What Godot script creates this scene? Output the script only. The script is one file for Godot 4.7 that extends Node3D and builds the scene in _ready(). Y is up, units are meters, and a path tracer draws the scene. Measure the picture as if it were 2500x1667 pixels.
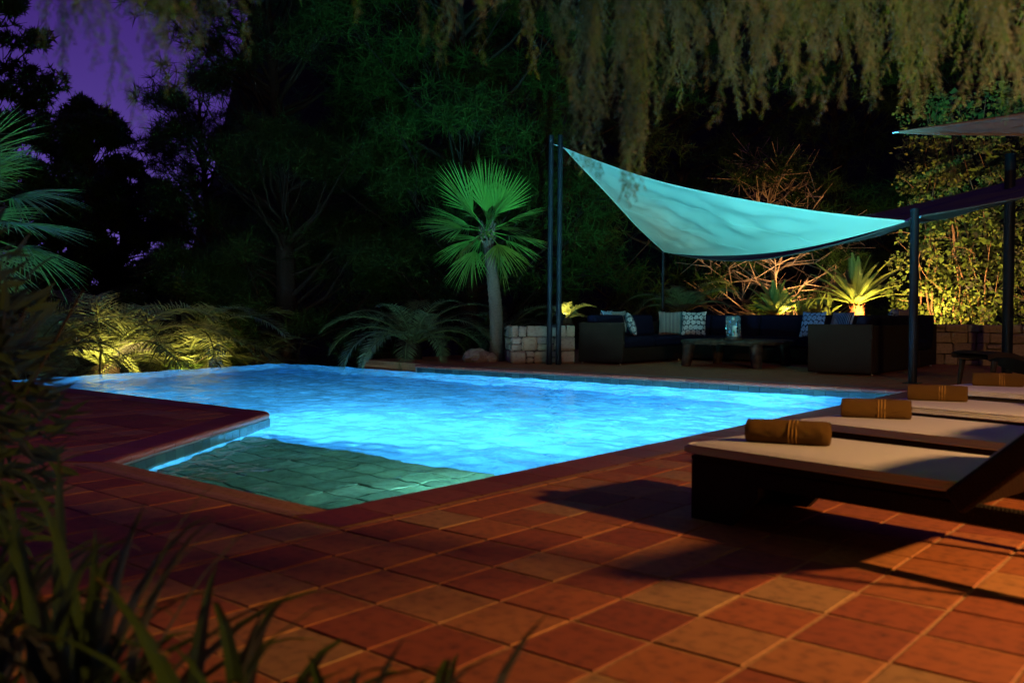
extends Node3D

# ---------------------------------------------------------------- mesh helper
class G:
	var v := PackedVector3Array()
	var n := PackedVector3Array()
	var uv := PackedVector2Array()
	var use_uv := false
	func tri(a: Vector3, b: Vector3, c: Vector3) -> void:
		var nn := (c - a).cross(b - a).normalized()
		v.append(a); v.append(b); v.append(c)
		n.append(nn); n.append(nn); n.append(nn)
	func quad(a: Vector3, b: Vector3, c: Vector3, d: Vector3) -> void:
		tri(a, b, c); tri(a, c, d)
	func tris(a: Vector3, b: Vector3, c: Vector3, na: Vector3, nb: Vector3, nc: Vector3) -> void:
		if (c - a).cross(b - a).dot(na + nb + nc) < 0.0:
			v.append(a); v.append(c); v.append(b)
			n.append(na); n.append(nc); n.append(nb)
			return
		v.append(a); v.append(b); v.append(c)
		n.append(na); n.append(nb); n.append(nc)
	func quads(a: Vector3, b: Vector3, c: Vector3, d: Vector3, na: Vector3, nb: Vector3, nc: Vector3, nd: Vector3) -> void:
		tris(a, b, c, na, nb, nc); tris(a, c, d, na, nc, nd)
	func tuv(a: Vector2, b: Vector2, c: Vector2) -> void:
		use_uv = true
		uv.append(a); uv.append(b); uv.append(c)
	# chamfered box between two corners
	func box(lo: Vector3, hi: Vector3, e: float) -> void:
		var m := (lo + hi) / 2.0
		var h := (hi - lo) / 2.0
		e = minf(e, minf(h.x, minf(h.y, h.z)) * 0.9)
		var i := h - Vector3(e, e, e)
		for s in [-1.0, 1.0]:
			face(m, Vector3(h.x * s, 0, 0), Vector3(0, i.y, 0), Vector3(0, 0, i.z))
			face(m, Vector3(0, h.y * s, 0), Vector3(0, 0, i.z), Vector3(i.x, 0, 0))
			face(m, Vector3(0, 0, h.z * s), Vector3(i.x, 0, 0), Vector3(0, i.y, 0))
		for s in [-1.0, 1.0]:
			for t in [-1.0, 1.0]:
				edge(m, Vector3(h.x * s, i.y * t, 0), Vector3(i.x * s, h.y * t, 0), Vector3(0, 0, i.z))
				edge(m, Vector3(0, h.y * s, i.z * t), Vector3(0, i.y * s, h.z * t), Vector3(i.x, 0, 0))
				edge(m, Vector3(h.x * s, 0, i.z * t), Vector3(i.x * s, 0, h.z * t), Vector3(0, i.y, 0))
				for r in [-1.0, 1.0]:
					out_tri(m, m + Vector3(h.x * s, i.y * t, i.z * r), m + Vector3(i.x * s, h.y * t, i.z * r), m + Vector3(i.x * s, i.y * t, h.z * r))
	func face(m: Vector3, o: Vector3, a: Vector3, b: Vector3) -> void:
		out_tri(m, m + o - a - b, m + o + a - b, m + o + a + b)
		out_tri(m, m + o - a - b, m + o + a + b, m + o - a + b)
	func edge(m: Vector3, p: Vector3, q: Vector3, a: Vector3) -> void:
		out_tri(m, m + p - a, m + q - a, m + q + a)
		out_tri(m, m + p - a, m + q + a, m + p + a)
	func out_tri(m: Vector3, a: Vector3, b: Vector3, c: Vector3) -> void:
		if (c - a).cross(b - a).dot((a + b + c) / 3.0 - m) < 0.0:
			tri(a, c, b)
		else:
			tri(a, b, c)
	# box turned by a basis
	func tbox(t: Transform3D, h: Vector3, e: float) -> void:
		var g := G.new()
		g.box(-h, h, e)
		add(g, t)
	func add(g: G, t: Transform3D) -> void:
		var b := t.basis.inverse().transposed()
		for k in g.v.size():
			v.append(t * g.v[k])
			n.append((b * g.n[k]).normalized())
	func tube(pts: Array, rad: Array, sides: int, closed := true) -> void:
		var rings := []
		var nrm := []
		var side := Vector3.ZERO
		for k in pts.size():
			var p: Vector3 = pts[k]
			var d: Vector3 = (pts[mini(k + 1, pts.size() - 1)] - pts[maxi(k - 1, 0)]).normalized()
			if side == Vector3.ZERO:
				side = d.cross(Vector3(0.13, 0.2, 1.0) if absf(d.z) < 0.8 else Vector3.UP).normalized()
			side = (side - d * side.dot(d)).normalized()
			var other := d.cross(side)
			var ring := []
			var rn := []
			for s in sides:
				var a := TAU * s / sides
				var q := side * cos(a) + other * sin(a)
				ring.append(p + q * float(rad[k]))
				rn.append(q)
			rings.append(ring)
			nrm.append(rn)
		for k in pts.size() - 1:
			for s in sides:
				var t := (s + 1) % sides
				quads(rings[k][s], rings[k][t], rings[k + 1][t], rings[k + 1][s], nrm[k][s], nrm[k][t], nrm[k + 1][t], nrm[k + 1][s])
		if closed:
			var c0: Vector3 = pts[0]
			var c1: Vector3 = pts[-1]
			for s in sides:
				var t := (s + 1) % sides
				out_tri(c1, rings[0][s], rings[0][t], c0)
				out_tri(c0, rings[-1][s], rings[-1][t], c1)
	# narrow leaf that bends down: a strip folded along its middle
	func blade(p: Vector3, dir: Vector3, upv: Vector3, length: float, width: float, droop: float, segs: int, fold := 0.25) -> void:
		var side := dir.cross(upv).normalized()
		var pl := p
		var pr := p
		var pm := p
		for k in range(1, segs + 1):
			var t := float(k) / segs
			var c := p + dir * (length * t) - Vector3(0, droop * t * t * length, 0)
			var w := width * (1.0 - pow(t, 2.2)) * (0.55 + 0.9 * minf(t * 2.0, 1.0) * 0.5)
			if k == segs:
				tri(pl, c, pm); tri(pm, c, pr)
				break
			var l := c - side * w + upv * (w * fold)
			var r := c + side * w + upv * (w * fold)
			if k == 1:
				var w0 := width * 0.35
				pl = p - side * w0
				pr = p + side * w0
			quad(pl, l, c, pm); quad(pm, c, r, pr)
			pl = l; pr = r; pm = c
	func mesh() -> ArrayMesh:
		var a := []
		a.resize(Mesh.ARRAY_MAX)
		a[Mesh.ARRAY_VERTEX] = v
		a[Mesh.ARRAY_NORMAL] = n
		if use_uv:
			a[Mesh.ARRAY_TEX_UV] = uv
		var m := ArrayMesh.new()
		m.add_surface_from_arrays(Mesh.PRIMITIVE_TRIANGLES, a)
		return m

var rng := RandomNumberGenerator.new()
var used := {}
var M := {}

func rr(a: float, b: float) -> float:
	return rng.randf_range(a, b)

func numbered(called: String) -> String:
	if not used.has(called):
		used[called] = 0
		return called
	used[called] += 1
	return "%s_%03d" % [called, used[called]]

func thing(called: String, label: String, category: String, at := Vector3.ZERO, turn := 0.0, group := "") -> Node3D:
	var o := Node3D.new()
	o.name = numbered(called)
	add_child(o)
	o.position = at
	o.rotation.y = turn
	tag(o, label, category, group)
	return o

func tag(o: Node3D, label: String, category: String, group := "", kind := "") -> void:
	if label: o.set_meta("label", label)
	if category: o.set_meta("category", category)
	if group: o.set_meta("group", group)
	if kind: o.set_meta("kind", kind)

func part(called: String, m: Mesh, mt: Material, parent: Node) -> MeshInstance3D:
	var o := MeshInstance3D.new()
	o.name = called if parent != self else numbered(called)
	o.mesh = m
	o.material_override = mt
	o.cast_shadow = GeometryInstance3D.SHADOW_CASTING_SETTING_ON
	parent.add_child(o, true)
	return o

# many small leaves or needles, joined into one part
func scatter(called: String, m: ArrayMesh, mt: Material, xf: Array, parent: Node) -> MeshInstance3D:
	var src := m.surface_get_arrays(0)
	var sv: PackedVector3Array = src[Mesh.ARRAY_VERTEX]
	var sn: PackedVector3Array = src[Mesh.ARRAY_NORMAL]
	var vv := PackedVector3Array()
	var nn := PackedVector3Array()
	for t in xf:
		vv.append_array(t * sv)
		nn.append_array(Transform3D(t.basis.orthonormalized(), Vector3.ZERO) * sn)
	var a := []
	a.resize(Mesh.ARRAY_MAX)
	a[Mesh.ARRAY_VERTEX] = vv
	a[Mesh.ARRAY_NORMAL] = nn
	var am := ArrayMesh.new()
	am.add_surface_from_arrays(Mesh.PRIMITIVE_TRIANGLES, a)
	return part(called, am, mt, parent)

func lin(r: float, g: float, b: float) -> Color:
	return Color(r, g, b).linear_to_srgb()

func mat(r: float, g: float, b: float, rough := 0.7, spec := 0.5) -> StandardMaterial3D:
	var m := StandardMaterial3D.new()
	m.albedo_color = lin(r, g, b)
	m.roughness = rough
	m.metallic_specular = spec
	return m

func leafmat(r: float, g: float, b: float, rough := 0.45, through := 0.5) -> StandardMaterial3D:
	var m := mat(r, g, b, rough, 0.2)
	m.backlight_enabled = true
	m.backlight = Color(through, through, through)
	m.cull_mode = BaseMaterial3D.CULL_DISABLED
	if rough >= 0.5:
		m.specular_mode = BaseMaterial3D.SPECULAR_DISABLED
	return m

func noise_tex(size: int, freq: float, oct: int, sd: int, cols: Array, offs: Array) -> NoiseTexture2D:
	var f := FastNoiseLite.new()
	f.seed = sd
	f.frequency = freq
	f.fractal_octaves = oct
	f.noise_type = FastNoiseLite.TYPE_SIMPLEX_SMOOTH
	var t := NoiseTexture2D.new()
	t.width = size; t.height = size
	t.seamless = true
	t.noise = f
	var g := Gradient.new()
	g.offsets = PackedFloat32Array(offs)
	var cs := PackedColorArray()
	for c in cols:
		cs.append(c)
	g.colors = cs
	t.color_ramp = g
	return t

func grey(a: float) -> Color:
	return Color(a, a, a)

func triplanar(m: StandardMaterial3D, tex: Texture2D, scale: float, bump: Texture2D = null, cm := 0.5) -> StandardMaterial3D:
	m.albedo_texture = tex
	m.uv1_triplanar = true
	m.uv1_world_triplanar = true
	m.uv1_scale = Vector3(scale, scale, scale)
	if bump:
		m.heightmap_enabled = true
		m.heightmap_texture = bump
		m.heightmap_scale = cm
	return m

func basis_up(d: Vector3, roll := 0.0) -> Basis:
	# y axis along d
	var y := d.normalized()
	var x := y.cross(Vector3(0.3, 0.1, 0.95)).normalized()
	return Basis(x, y, x.cross(y)).rotated(y, roll)

func rand_dir() -> Vector3:
	return Vector3(rng.randfn(), rng.randfn(), rng.randfn()).normalized()

# ---------------------------------------------------------------- places
const DECK := 0.0
const WATER := -0.13
const GROUND := -1.9
# the pool's outline seen from above, x and z
var POOL := PackedVector2Array([Vector2(2.68, -3.4), Vector2(11.4, -3.4), Vector2(11.4, -12.0), Vector2(11.5, -16.15), Vector2(5.0, -15.25), Vector2(5.0, -7.25), Vector2(2.68, -5.6)])

func _ready() -> void:
	rng.seed = 7
	# ------------------------------------------------------------ camera
	var cam := Camera3D.new()
	cam.name = "camera"
	cam.fov = 41.33
	cam.near = 0.05
	cam.far = 400.0
	add_child(cam)
	cam.look_at_from_position(Vector3(0, 0.92, 0), Vector3(0.7611, 0.92 - 0.03053, -0.6478), Vector3.UP)
	var ca := CameraAttributesPhysical.new()
	ca.frustum_focal_length = 32.0
	ca.frustum_focus_distance = 13.0
	ca.exposure_aperture = 2.8
	cam.attributes = ca
	cam.current = true
	# ------------------------------------------------------------ sky at nightfall
	var sm := ProceduralSkyMaterial.new()
	sm.sky_top_color = lin(0.03, 0.007, 0.13)
	sm.sky_horizon_color = lin(0.20, 0.13, 0.60)
	sm.sky_curve = 0.10
	sm.ground_bottom_color = lin(0.004, 0.004, 0.006)
	sm.ground_horizon_color = lin(0.01, 0.01, 0.02)
	sm.sun_angle_max = 1.0
	var sky := Sky.new()
	sky.sky_material = sm
	var env := Environment.new()
	env.background_mode = Environment.BG_SKY
	env.sky = sky
	env.background_energy_multiplier = 1.0
	env.tonemap_mode = Environment.TONE_MAPPER_LINEAR
	env.tonemap_exposure = 1.0
	env.sdfgi_enabled = true
	env.ssao_enabled = true
	env.ssil_enabled = true
	var we := WorldEnvironment.new()
	we.name = "environment"
	we.environment = env
	add_child(we)
	var moon := DirectionalLight3D.new()
	moon.name = "moon"
	moon.light_energy = 0.004
	moon.light_angular_distance = 0.5
	moon.light_color = Color(0.8, 0.85, 1.0)
	moon.shadow_enabled = true
	add_child(moon)
	moon.look_at_from_position(Vector3.ZERO, Vector3(0.3, -1.0, 0.5), Vector3.UP)

	make_materials()
	build_ground()
	build_pool()
	build_water()
	build_decks()
	build_lights()
	build_loungers()
	build_seating()
	build_sails()
	build_stonework()
	build_palms()
	build_planting()
	build_trees()
	build_pepper_tree()
	build_foreground()
	build_added_house()

# ---------------------------------------------------------------- materials
func make_materials() -> void:
	var blot := noise_tex(512, 0.012, 5, 3, [grey(0.5), grey(0.80), grey(0.95), grey(1.0)], [0.03, 0.12, 0.5, 1.0])
	var grain := noise_tex(512, 0.05, 5, 4, [grey(0.0), grey(1.0)], [0.25, 0.75])
	M.blot = blot
	M.grain = grain
	# terracotta, several firings
	var firings := [[0.34, 0.085, 0.018], [0.37, 0.105, 0.023], [0.28, 0.06, 0.014], [0.38, 0.125, 0.03], [0.24, 0.048, 0.012], [0.38, 0.145, 0.04], [0.36, 0.17, 0.055], [0.32, 0.085, 0.02]]
	M.tile = []
	for c in firings:
		var m := triplanar(mat(c[0], c[1], c[2], 0.62, 0.45), blot, 2.3)
		m.roughness = 0.72
		M.tile.append(m)
	M.grout = triplanar(mat(0.44, 0.21, 0.095, 0.95, 0.2), blot, 3.0)
	M.coping = []
	for c in [[0.24, 0.045, 0.024], [0.27, 0.055, 0.028], [0.21, 0.038, 0.02], [0.30, 0.075, 0.035]]:
		M.coping.append(triplanar(mat(c[0], c[1], c[2], 0.5, 0.5), blot, 2.0))
	M.edge_strip = triplanar(mat(0.42, 0.20, 0.11, 0.8, 0.3), blot, 2.0)
	M.shelf = []
	for c in [[0.10, 0.21, 0.12], [0.13, 0.25, 0.15], [0.08, 0.17, 0.10], [0.11, 0.24, 0.13]]:
		M.shelf.append(triplanar(mat(c[0], c[1], c[2], 0.7, 0.3), blot, 2.0))
	M.shelf_grout = mat(0.16, 0.12, 0.08, 0.9, 0.2)
	M.plaster = triplanar(mat(0.12, 0.50, 0.86, 0.7, 0.3), noise_tex(512, 0.01, 4, 12, [grey(0.78), grey(1.0)], [0.2, 0.8]), 0.35)
	M.band = []
	for c in [[0.02, 0.06, 0.065], [0.026, 0.075, 0.075], [0.016, 0.05, 0.058]]:
		M.band.append(mat(c[0], c[1], c[2], 0.25, 0.5))
	M.band_joint = mat(0.12, 0.15, 0.14, 0.8, 0.3)
	M.soil = triplanar(mat(0.045, 0.032, 0.02, 0.95, 0.2), blot, 0.7)
	M.hill = triplanar(mat(0.02, 0.025, 0.012, 0.95, 0.1), blot, 0.05)
	var water := StandardMaterial3D.new()
	water.albedo_color = Color(0.93, 0.99, 1.0, 0.0)
	water.transparency = BaseMaterial3D.TRANSPARENCY_ALPHA
	water.roughness = 0.0
	water.metallic_specular = 0.5
	water.refraction_enabled = true
	water.refraction_scale = 0.033
	M.water = water
	# woven cane
	var w := Image.create(128, 128, false, Image.FORMAT_RGB8)
	for y in 128:
		for x in 128:
			var row := y / 8
			var cell := (x / 16 + row) % 2
			var u := (x % 16) / 16.0
			var t := (y % 8) / 8.0
			var h := 0.0
			if cell == 0:
				h = sin(PI * u) * (0.5 + 0.5 * sin(PI * t))
			else:
				h = 0.35 * sin(PI * t)
			w.set_pixel(x, y, grey(clampf(h, 0.0, 1.0)))
	var weave := ImageTexture.create_from_image(w)
	M.weave = weave
	M.wicker = mat(0.03, 0.019, 0.012, 0.65, 0.22)
	for k in [M.wicker]:
		k.uv1_triplanar = true
		k.uv1_scale = Vector3(9, 9, 9)
		k.heightmap_enabled = true
		k.heightmap_texture = weave
		k.heightmap_scale = 0.6
	M.cushion = fabric(0.68, 0.61, 0.60)
	M.navy = fabric(0.006, 0.006, 0.022)
	M.towel = fabric(0.25, 0.125, 0.03)
	M.towel.heightmap_scale = 1.6
	M.towel_band = fabric(0.31, 0.16, 0.04)
	M.sail = fabric(0.52, 0.66, 0.50)
	M.sail.backlight_enabled = true
	M.sail.backlight = Color(0.35, 0.35, 0.35)
	M.sail.heightmap_enabled = false
	M.sail_dark = fabric(0.075, 0.07, 0.06)
	M.sail_dark.heightmap_enabled = false
	M.sail_brown = fabric(0.11, 0.075, 0.055)
	M.sail_brown.heightmap_enabled = false
	M.post = mat(0.009, 0.012, 0.016, 0.5, 0.25)
	M.steel = mat(0.5, 0.5, 0.5, 0.3)
	M.steel.metallic = 1.0
	M.wood = triplanar(mat(0.10, 0.06, 0.035, 0.55, 0.35), noise_tex(256, 0.02, 4, 21, [grey(0.4), grey(1.0)], [0.2, 0.8]), 1.2)
	M.glass = StandardMaterial3D.new()
	M.glass.albedo_color = Color(0.9, 1.0, 1.0, 0.08)
	M.glass.transparency = BaseMaterial3D.TRANSPARENCY_ALPHA
	M.glass.roughness = 0.02
	M.mirror = mat(0.75, 0.85, 0.85, 0.12)
	M.mirror.metallic = 1.0
	M.wax = mat(0.6, 0.52, 0.4, 0.6)
	M.stone = []
	for c in [[0.38, 0.28, 0.19], [0.45, 0.34, 0.24], [0.33, 0.24, 0.17], [0.42, 0.30, 0.18]]:
		M.stone.append(triplanar(mat(c[0], c[1], c[2], 0.9, 0.2), blot, 2.5))
	M.mortar = mat(0.08, 0.06, 0.045, 0.95, 0.1)
	M.bark = triplanar(mat(0.035, 0.026, 0.018, 0.95, 0.2), blot, 2.0)
	M.palm_bark = triplanar(mat(0.15, 0.11, 0.075, 0.9, 0.2), blot, 3.0)
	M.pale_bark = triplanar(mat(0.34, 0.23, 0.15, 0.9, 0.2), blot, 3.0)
	M.pine = leafmat(0.022, 0.046, 0.007, 0.6, 0.3)
	M.dark_leaf = leafmat(0.025, 0.04, 0.012, 0.5, 0.3)
	M.fan = leafmat(0.10, 0.27, 0.03, 0.45, 0.5)
	M.fan_old = leafmat(0.16, 0.20, 0.02, 0.5, 0.5)
	M.frond = leafmat(0.10, 0.135, 0.04, 0.45, 0.45)
	M.cycad = leafmat(0.17, 0.21, 0.04, 0.4, 0.35)
	M.husk = mat(0.30, 0.10, 0.04, 0.9, 0.2)
	M.hedge = [leafmat(0.11, 0.17, 0.03, 0.5, 0.4), leafmat(0.15, 0.17, 0.035, 0.5, 0.4), leafmat(0.08, 0.13, 0.025, 0.5, 0.4), leafmat(0.12, 0.145, 0.04, 0.5, 0.4)]
	M.strap = leafmat(0.026, 0.045, 0.010, 0.5, 0.35)
	M.strap_dry = leafmat(0.30, 0.15, 0.04, 0.6, 0.4)
	M.pepper = [leafmat(0.055, 0.20, 0.002, 0.5, 0.5), leafmat(0.085, 0.215, 0.002, 0.5, 0.5)]
	M.twig = mat(0.26, 0.15, 0.08, 0.9, 0.2)

func fabric(r: float, g: float, b: float) -> StandardMaterial3D:
	var m := mat(r, g, b, 0.9, 0.25)
	m.uv1_triplanar = true
	m.uv1_scale = Vector3(14, 14, 14)
	m.heightmap_enabled = true
	m.heightmap_texture = M.grain
	m.heightmap_scale = 0.15
	return m

# ---------------------------------------------------------------- ground, hill
func build_ground() -> void:
	var g := G.new()
	# a sheet with gentle unevenness, to the horizon
	var xs := [-250.0, -80.0, -30.0, -12.0, 0.0, 12.0, 24.0, 40.0, 80.0, 250.0]
	for i in xs.size() - 1:
		for j in xs.size() - 1:
			g.quad(Vector3(xs[i], GROUND, xs[j]), Vector3(xs[i + 1], GROUND, xs[j]), Vector3(xs[i + 1], GROUND, xs[j + 1]), Vector3(xs[i], GROUND, xs[j + 1]))
	var o := part("ground", g.mesh(), M.soil, self)
	tag(o, "dark garden soil below the pool terrace", "ground", "", "structure")
	# hill ring added to screen the low sky; it dips where the sky shows
	var nz := FastNoiseLite.new()
	nz.seed = 5
	nz.frequency = 0.05
	var h := G.new()
	var fw := Vector3(0.7615, 0, -0.648)
	var rt := Vector3(0.648, 0, 0.7615)
	var cols := []
	for i in 181:
		var th := deg_to_rad(-180.0 + i * 2.0)
		var d := fw * cos(th) + rt * sin(th)
		var top := 26.0
		var dip := absf(rad_to_deg(th) + 28.0)
		if dip < 15.0:
			top = lerpf(3.0, 26.0, clampf((dip - 8.5) / 4.0, 0.0, 1.0))
		var colv := []
		for k in 9:
			var t := k / 8.0
			var r := 42.0 + 30.0 * t
			var p := d * r
			var y: float = GROUND + (top - GROUND) * smoothstep(0.0, 1.0, t) + nz.get_noise_3d(p.x, t * 40.0, p.z) * 2.5 * t
			colv.append(Vector3(p.x, y, p.z))
		cols.append(colv)
	for i in 180:
		for k in 8:
			h.quad(cols[i][k], cols[i][k + 1], cols[i + 1][k + 1], cols[i + 1][k])
	var ho := part("sky_screen_hill", h.mesh(), M.hill, self)
	tag(ho, "added dark hill ring that screens the low sky", "hill", "", "structure")

# ---------------------------------------------------------------- pool
func wall_quad(g: G, a: Vector2, b: Vector2, y0: float, y1: float) -> void:
	g.quad(Vector3(a.x, y0, a.y), Vector3(a.x, y1, a.y), Vector3(b.x, y1, b.y), Vector3(b.x, y0, b.y))

func build_pool() -> void:
	var root := Node3D.new()
	root.name = "swimming_pool"
	add_child(root)
	tag(root, "pale blue plastered pool basin with a tiled shallow ledge", "pool", "", "structure")
	var g := G.new()
	var n := POOL.size()
	for k in n:
		var a := POOL[k]
		var b := POOL[(k + 1) % n]
		var weir := k == 2 or k == 3
		wall_quad(g, a, b, -1.62, WATER - 0.012 if weir else -0.05)
	# floor: slopes to the deep middle
	var idx := Geometry2D.triangulate_polygon(POOL)
	for k in range(0, idx.size(), 3):
		var p := [POOL[idx[k]], POOL[idx[k + 1]], POOL[idx[k + 2]]]
		g.tri(Vector3(p[0].x, -1.6, p[0].y), Vector3(p[1].x, -1.6, p[1].y), Vector3(p[2].x, -1.6, p[2].y))
	# front of the ledge
	g.quad(Vector3(4.62, -1.62, -3.4), Vector3(4.62, -0.4, -3.4), Vector3(4.62, -0.4, -7.0), Vector3(4.62, -1.62, -7.0))
	part("basin", g.mesh(), M.plaster, root)
	# weir lip: outer face and top of the overflow edge
	var wl := G.new()
	var lip := [Vector2(11.4, -12.0), Vector2(11.5, -16.15), Vector2(5.0, -15.25)]
	var lip2 := [Vector2(11.62, -12.0), Vector2(11.74, -16.42), Vector2(4.8, -15.46)]
	for k in 2:
		var y := WATER - 0.012
		wl.quad(Vector3(lip[k].x, y, lip[k].y), Vector3(lip[k + 1].x, y, lip[k + 1].y), Vector3(lip2[k + 1].x, y - 0.06, lip2[k + 1].y), Vector3(lip2[k].x, y - 0.06, lip2[k].y))
		wall_quad(wl, lip2[k], lip2[k + 1], GROUND - 0.02, y - 0.06)
	part("weir", wl.mesh(), M.band[2], root)
	# ledge: bed and its tiles
	var bed := PackedVector2Array([Vector2(2.68, -3.4), Vector2(4.62, -3.4), Vector2(4.62, -6.98), Vector2(2.68, -5.6)])
	var bg := G.new()
	for t in [[0, 1, 2], [0, 2, 3]]:
		bg.tri(Vector3(bed[t[0]].x, -0.405, bed[t[0]].y), Vector3(bed[t[1]].x, -0.405, bed[t[1]].y), Vector3(bed[t[2]].x, -0.405, bed[t[2]].y))
	part("ledge_bed", bg.mesh(), M.shelf_grout, root)
	var made := {}
	for i in 7:
		for j in 14:
			var x0 := 2.68 + i * 0.28
			var z0 := -3.4 - (j + 1) * 0.28
			var sq := PackedVector2Array([Vector2(x0 + 0.006, z0 + 0.006), Vector2(minf(x0 + 0.274, 4.635), z0 + 0.006), Vector2(minf(x0 + 0.274, 4.635), z0 + 0.274), Vector2(x0 + 0.006, z0 + 0.274)])
			var cut := Geometry2D.intersect_polygons(sq, bed)
			for c in cut:
				if area_of(c) < 0.004:
					continue
				var o := part("ledge_tile", tile_mesh(c, 0.022, 0.004, rr(-0.002, 0.002)), M.shelf[rng.randi() % 4], root)
				o.position.y = -0.385 + rr(-0.003, 0.003)
	# waterline band of glazed tiles below the coping
	var sides := [[Vector2(11.4, -3.4), Vector2(11.4, -12.0)], [Vector2(5.0, -7.25), Vector2(2.68, -5.6)], [Vector2(5.0, -15.25), Vector2(5.0, -7.25)], [Vector2(2.68, -3.4), Vector2(11.4, -3.4)]]
	var tm := G.new()
	tm.box(Vector3(-0.0735, -0.07, -0.006), Vector3(0.0735, 0.07, 0.006), 0.003)
	var tmesh := tm.mesh()
	for s in sides:
		var a: Vector2 = s[0]
		var b: Vector2 = s[1]
		var d := (b - a).normalized()
		var cnt := int(a.distance_to(b) / 0.15)
		var jg := G.new()
		var inw := Vector2(d.y, -d.x)
		if not Geometry2D.is_point_in_polygon((a + b) / 2 + inw * 0.1, POOL):
			inw = -inw
		wall_quad(jg, a + inw * 0.003, b + inw * 0.003, -0.21, -0.052)
		part("band_joint", jg.mesh(), M.band_joint, root)
		for k in cnt:
			var p := a + d * (0.075 + k * 0.15) + inw * 0.006
			var o := part("band_tile", tmesh, M.band[rng.randi() % 3], root)
			o.position = Vector3(p.x, -0.132, p.y)
			o.rotation.y = -atan2(d.y, d.x)

func area_of(c: PackedVector2Array) -> float:
	var s := 0.0
	for k in c.size():
		s += c[k].cross(c[(k + 1) % c.size()])
	return absf(s) / 2.0

# a tile from its outline (x, z): chamfered top face, sides
func tile_mesh(c: PackedVector2Array, thick: float, ch: float, tilt: float) -> ArrayMesh:
	var g := G.new()
	add_tile(g, c, 0.0, thick, ch, tilt)
	return g.mesh()

func add_tile(g: G, c: PackedVector2Array, y: float, thick: float, ch: float, tilt: float) -> void:
	if not Geometry2D.is_polygon_clockwise(c):
		c = c.duplicate()
		c.reverse()
	var inner := Geometry2D.offset_polygon(c, -ch)
	if inner.is_empty() or inner[0].size() != c.size():
		inner = [c]
	var top: PackedVector2Array = inner[0]
	if top.size() == c.size():
		var best := 0
		for k in c.size():
			if top[k].distance_to(c[0]) < top[best].distance_to(c[0]):
				best = k
		var al := PackedVector2Array()
		var cw := Geometry2D.is_polygon_clockwise(top)
		for k in c.size():
			al.append(top[(best + k) % c.size()] if cw else top[(best - k + c.size()) % c.size()])
		top = al
	var m := Vector2.ZERO
	for p in c: m += p
	m /= c.size()
	var hy := func(p: Vector2) -> float: return y + (p.x - m.x) * tilt * 4.0 + (p.y - m.y) * tilt * 2.5
	var idx := Geometry2D.triangulate_polygon(top)
	for k in range(0, idx.size(), 3):
		var a := top[idx[k]]
		var b := top[idx[k + 1]]
		var d := top[idx[k + 2]]
		var A := Vector3(a.x, hy.call(a), a.y)
		var B := Vector3(b.x, hy.call(b), b.y)
		var D := Vector3(d.x, hy.call(d), d.y)
		if (D - A).cross(B - A).y < 0.0:
			g.tri(A, D, B)
		else:
			g.tri(A, B, D)
	var mid := Vector3(m.x, y - thick, m.y)
	for k in c.size():
		var l := (k + 1) % c.size()
		var t0 := Vector3(top[k].x, hy.call(top[k]), top[k].y)
		var t1 := Vector3(top[l].x, hy.call(top[l]), top[l].y)
		var e0 := Vector3(c[k].x, y - ch, c[k].y)
		var e1 := Vector3(c[l].x, y - ch, c[l].y)
		g.out_tri(mid, t0, t1, e1); g.out_tri(mid, t0, e1, e0)
		var b0 := Vector3(c[k].x, y - thick, c[k].y)
		var b1 := Vector3(c[l].x, y - thick, c[l].y)
		g.out_tri(mid, e0, e1, b1); g.out_tri(mid, e0, b1, b0)

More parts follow.
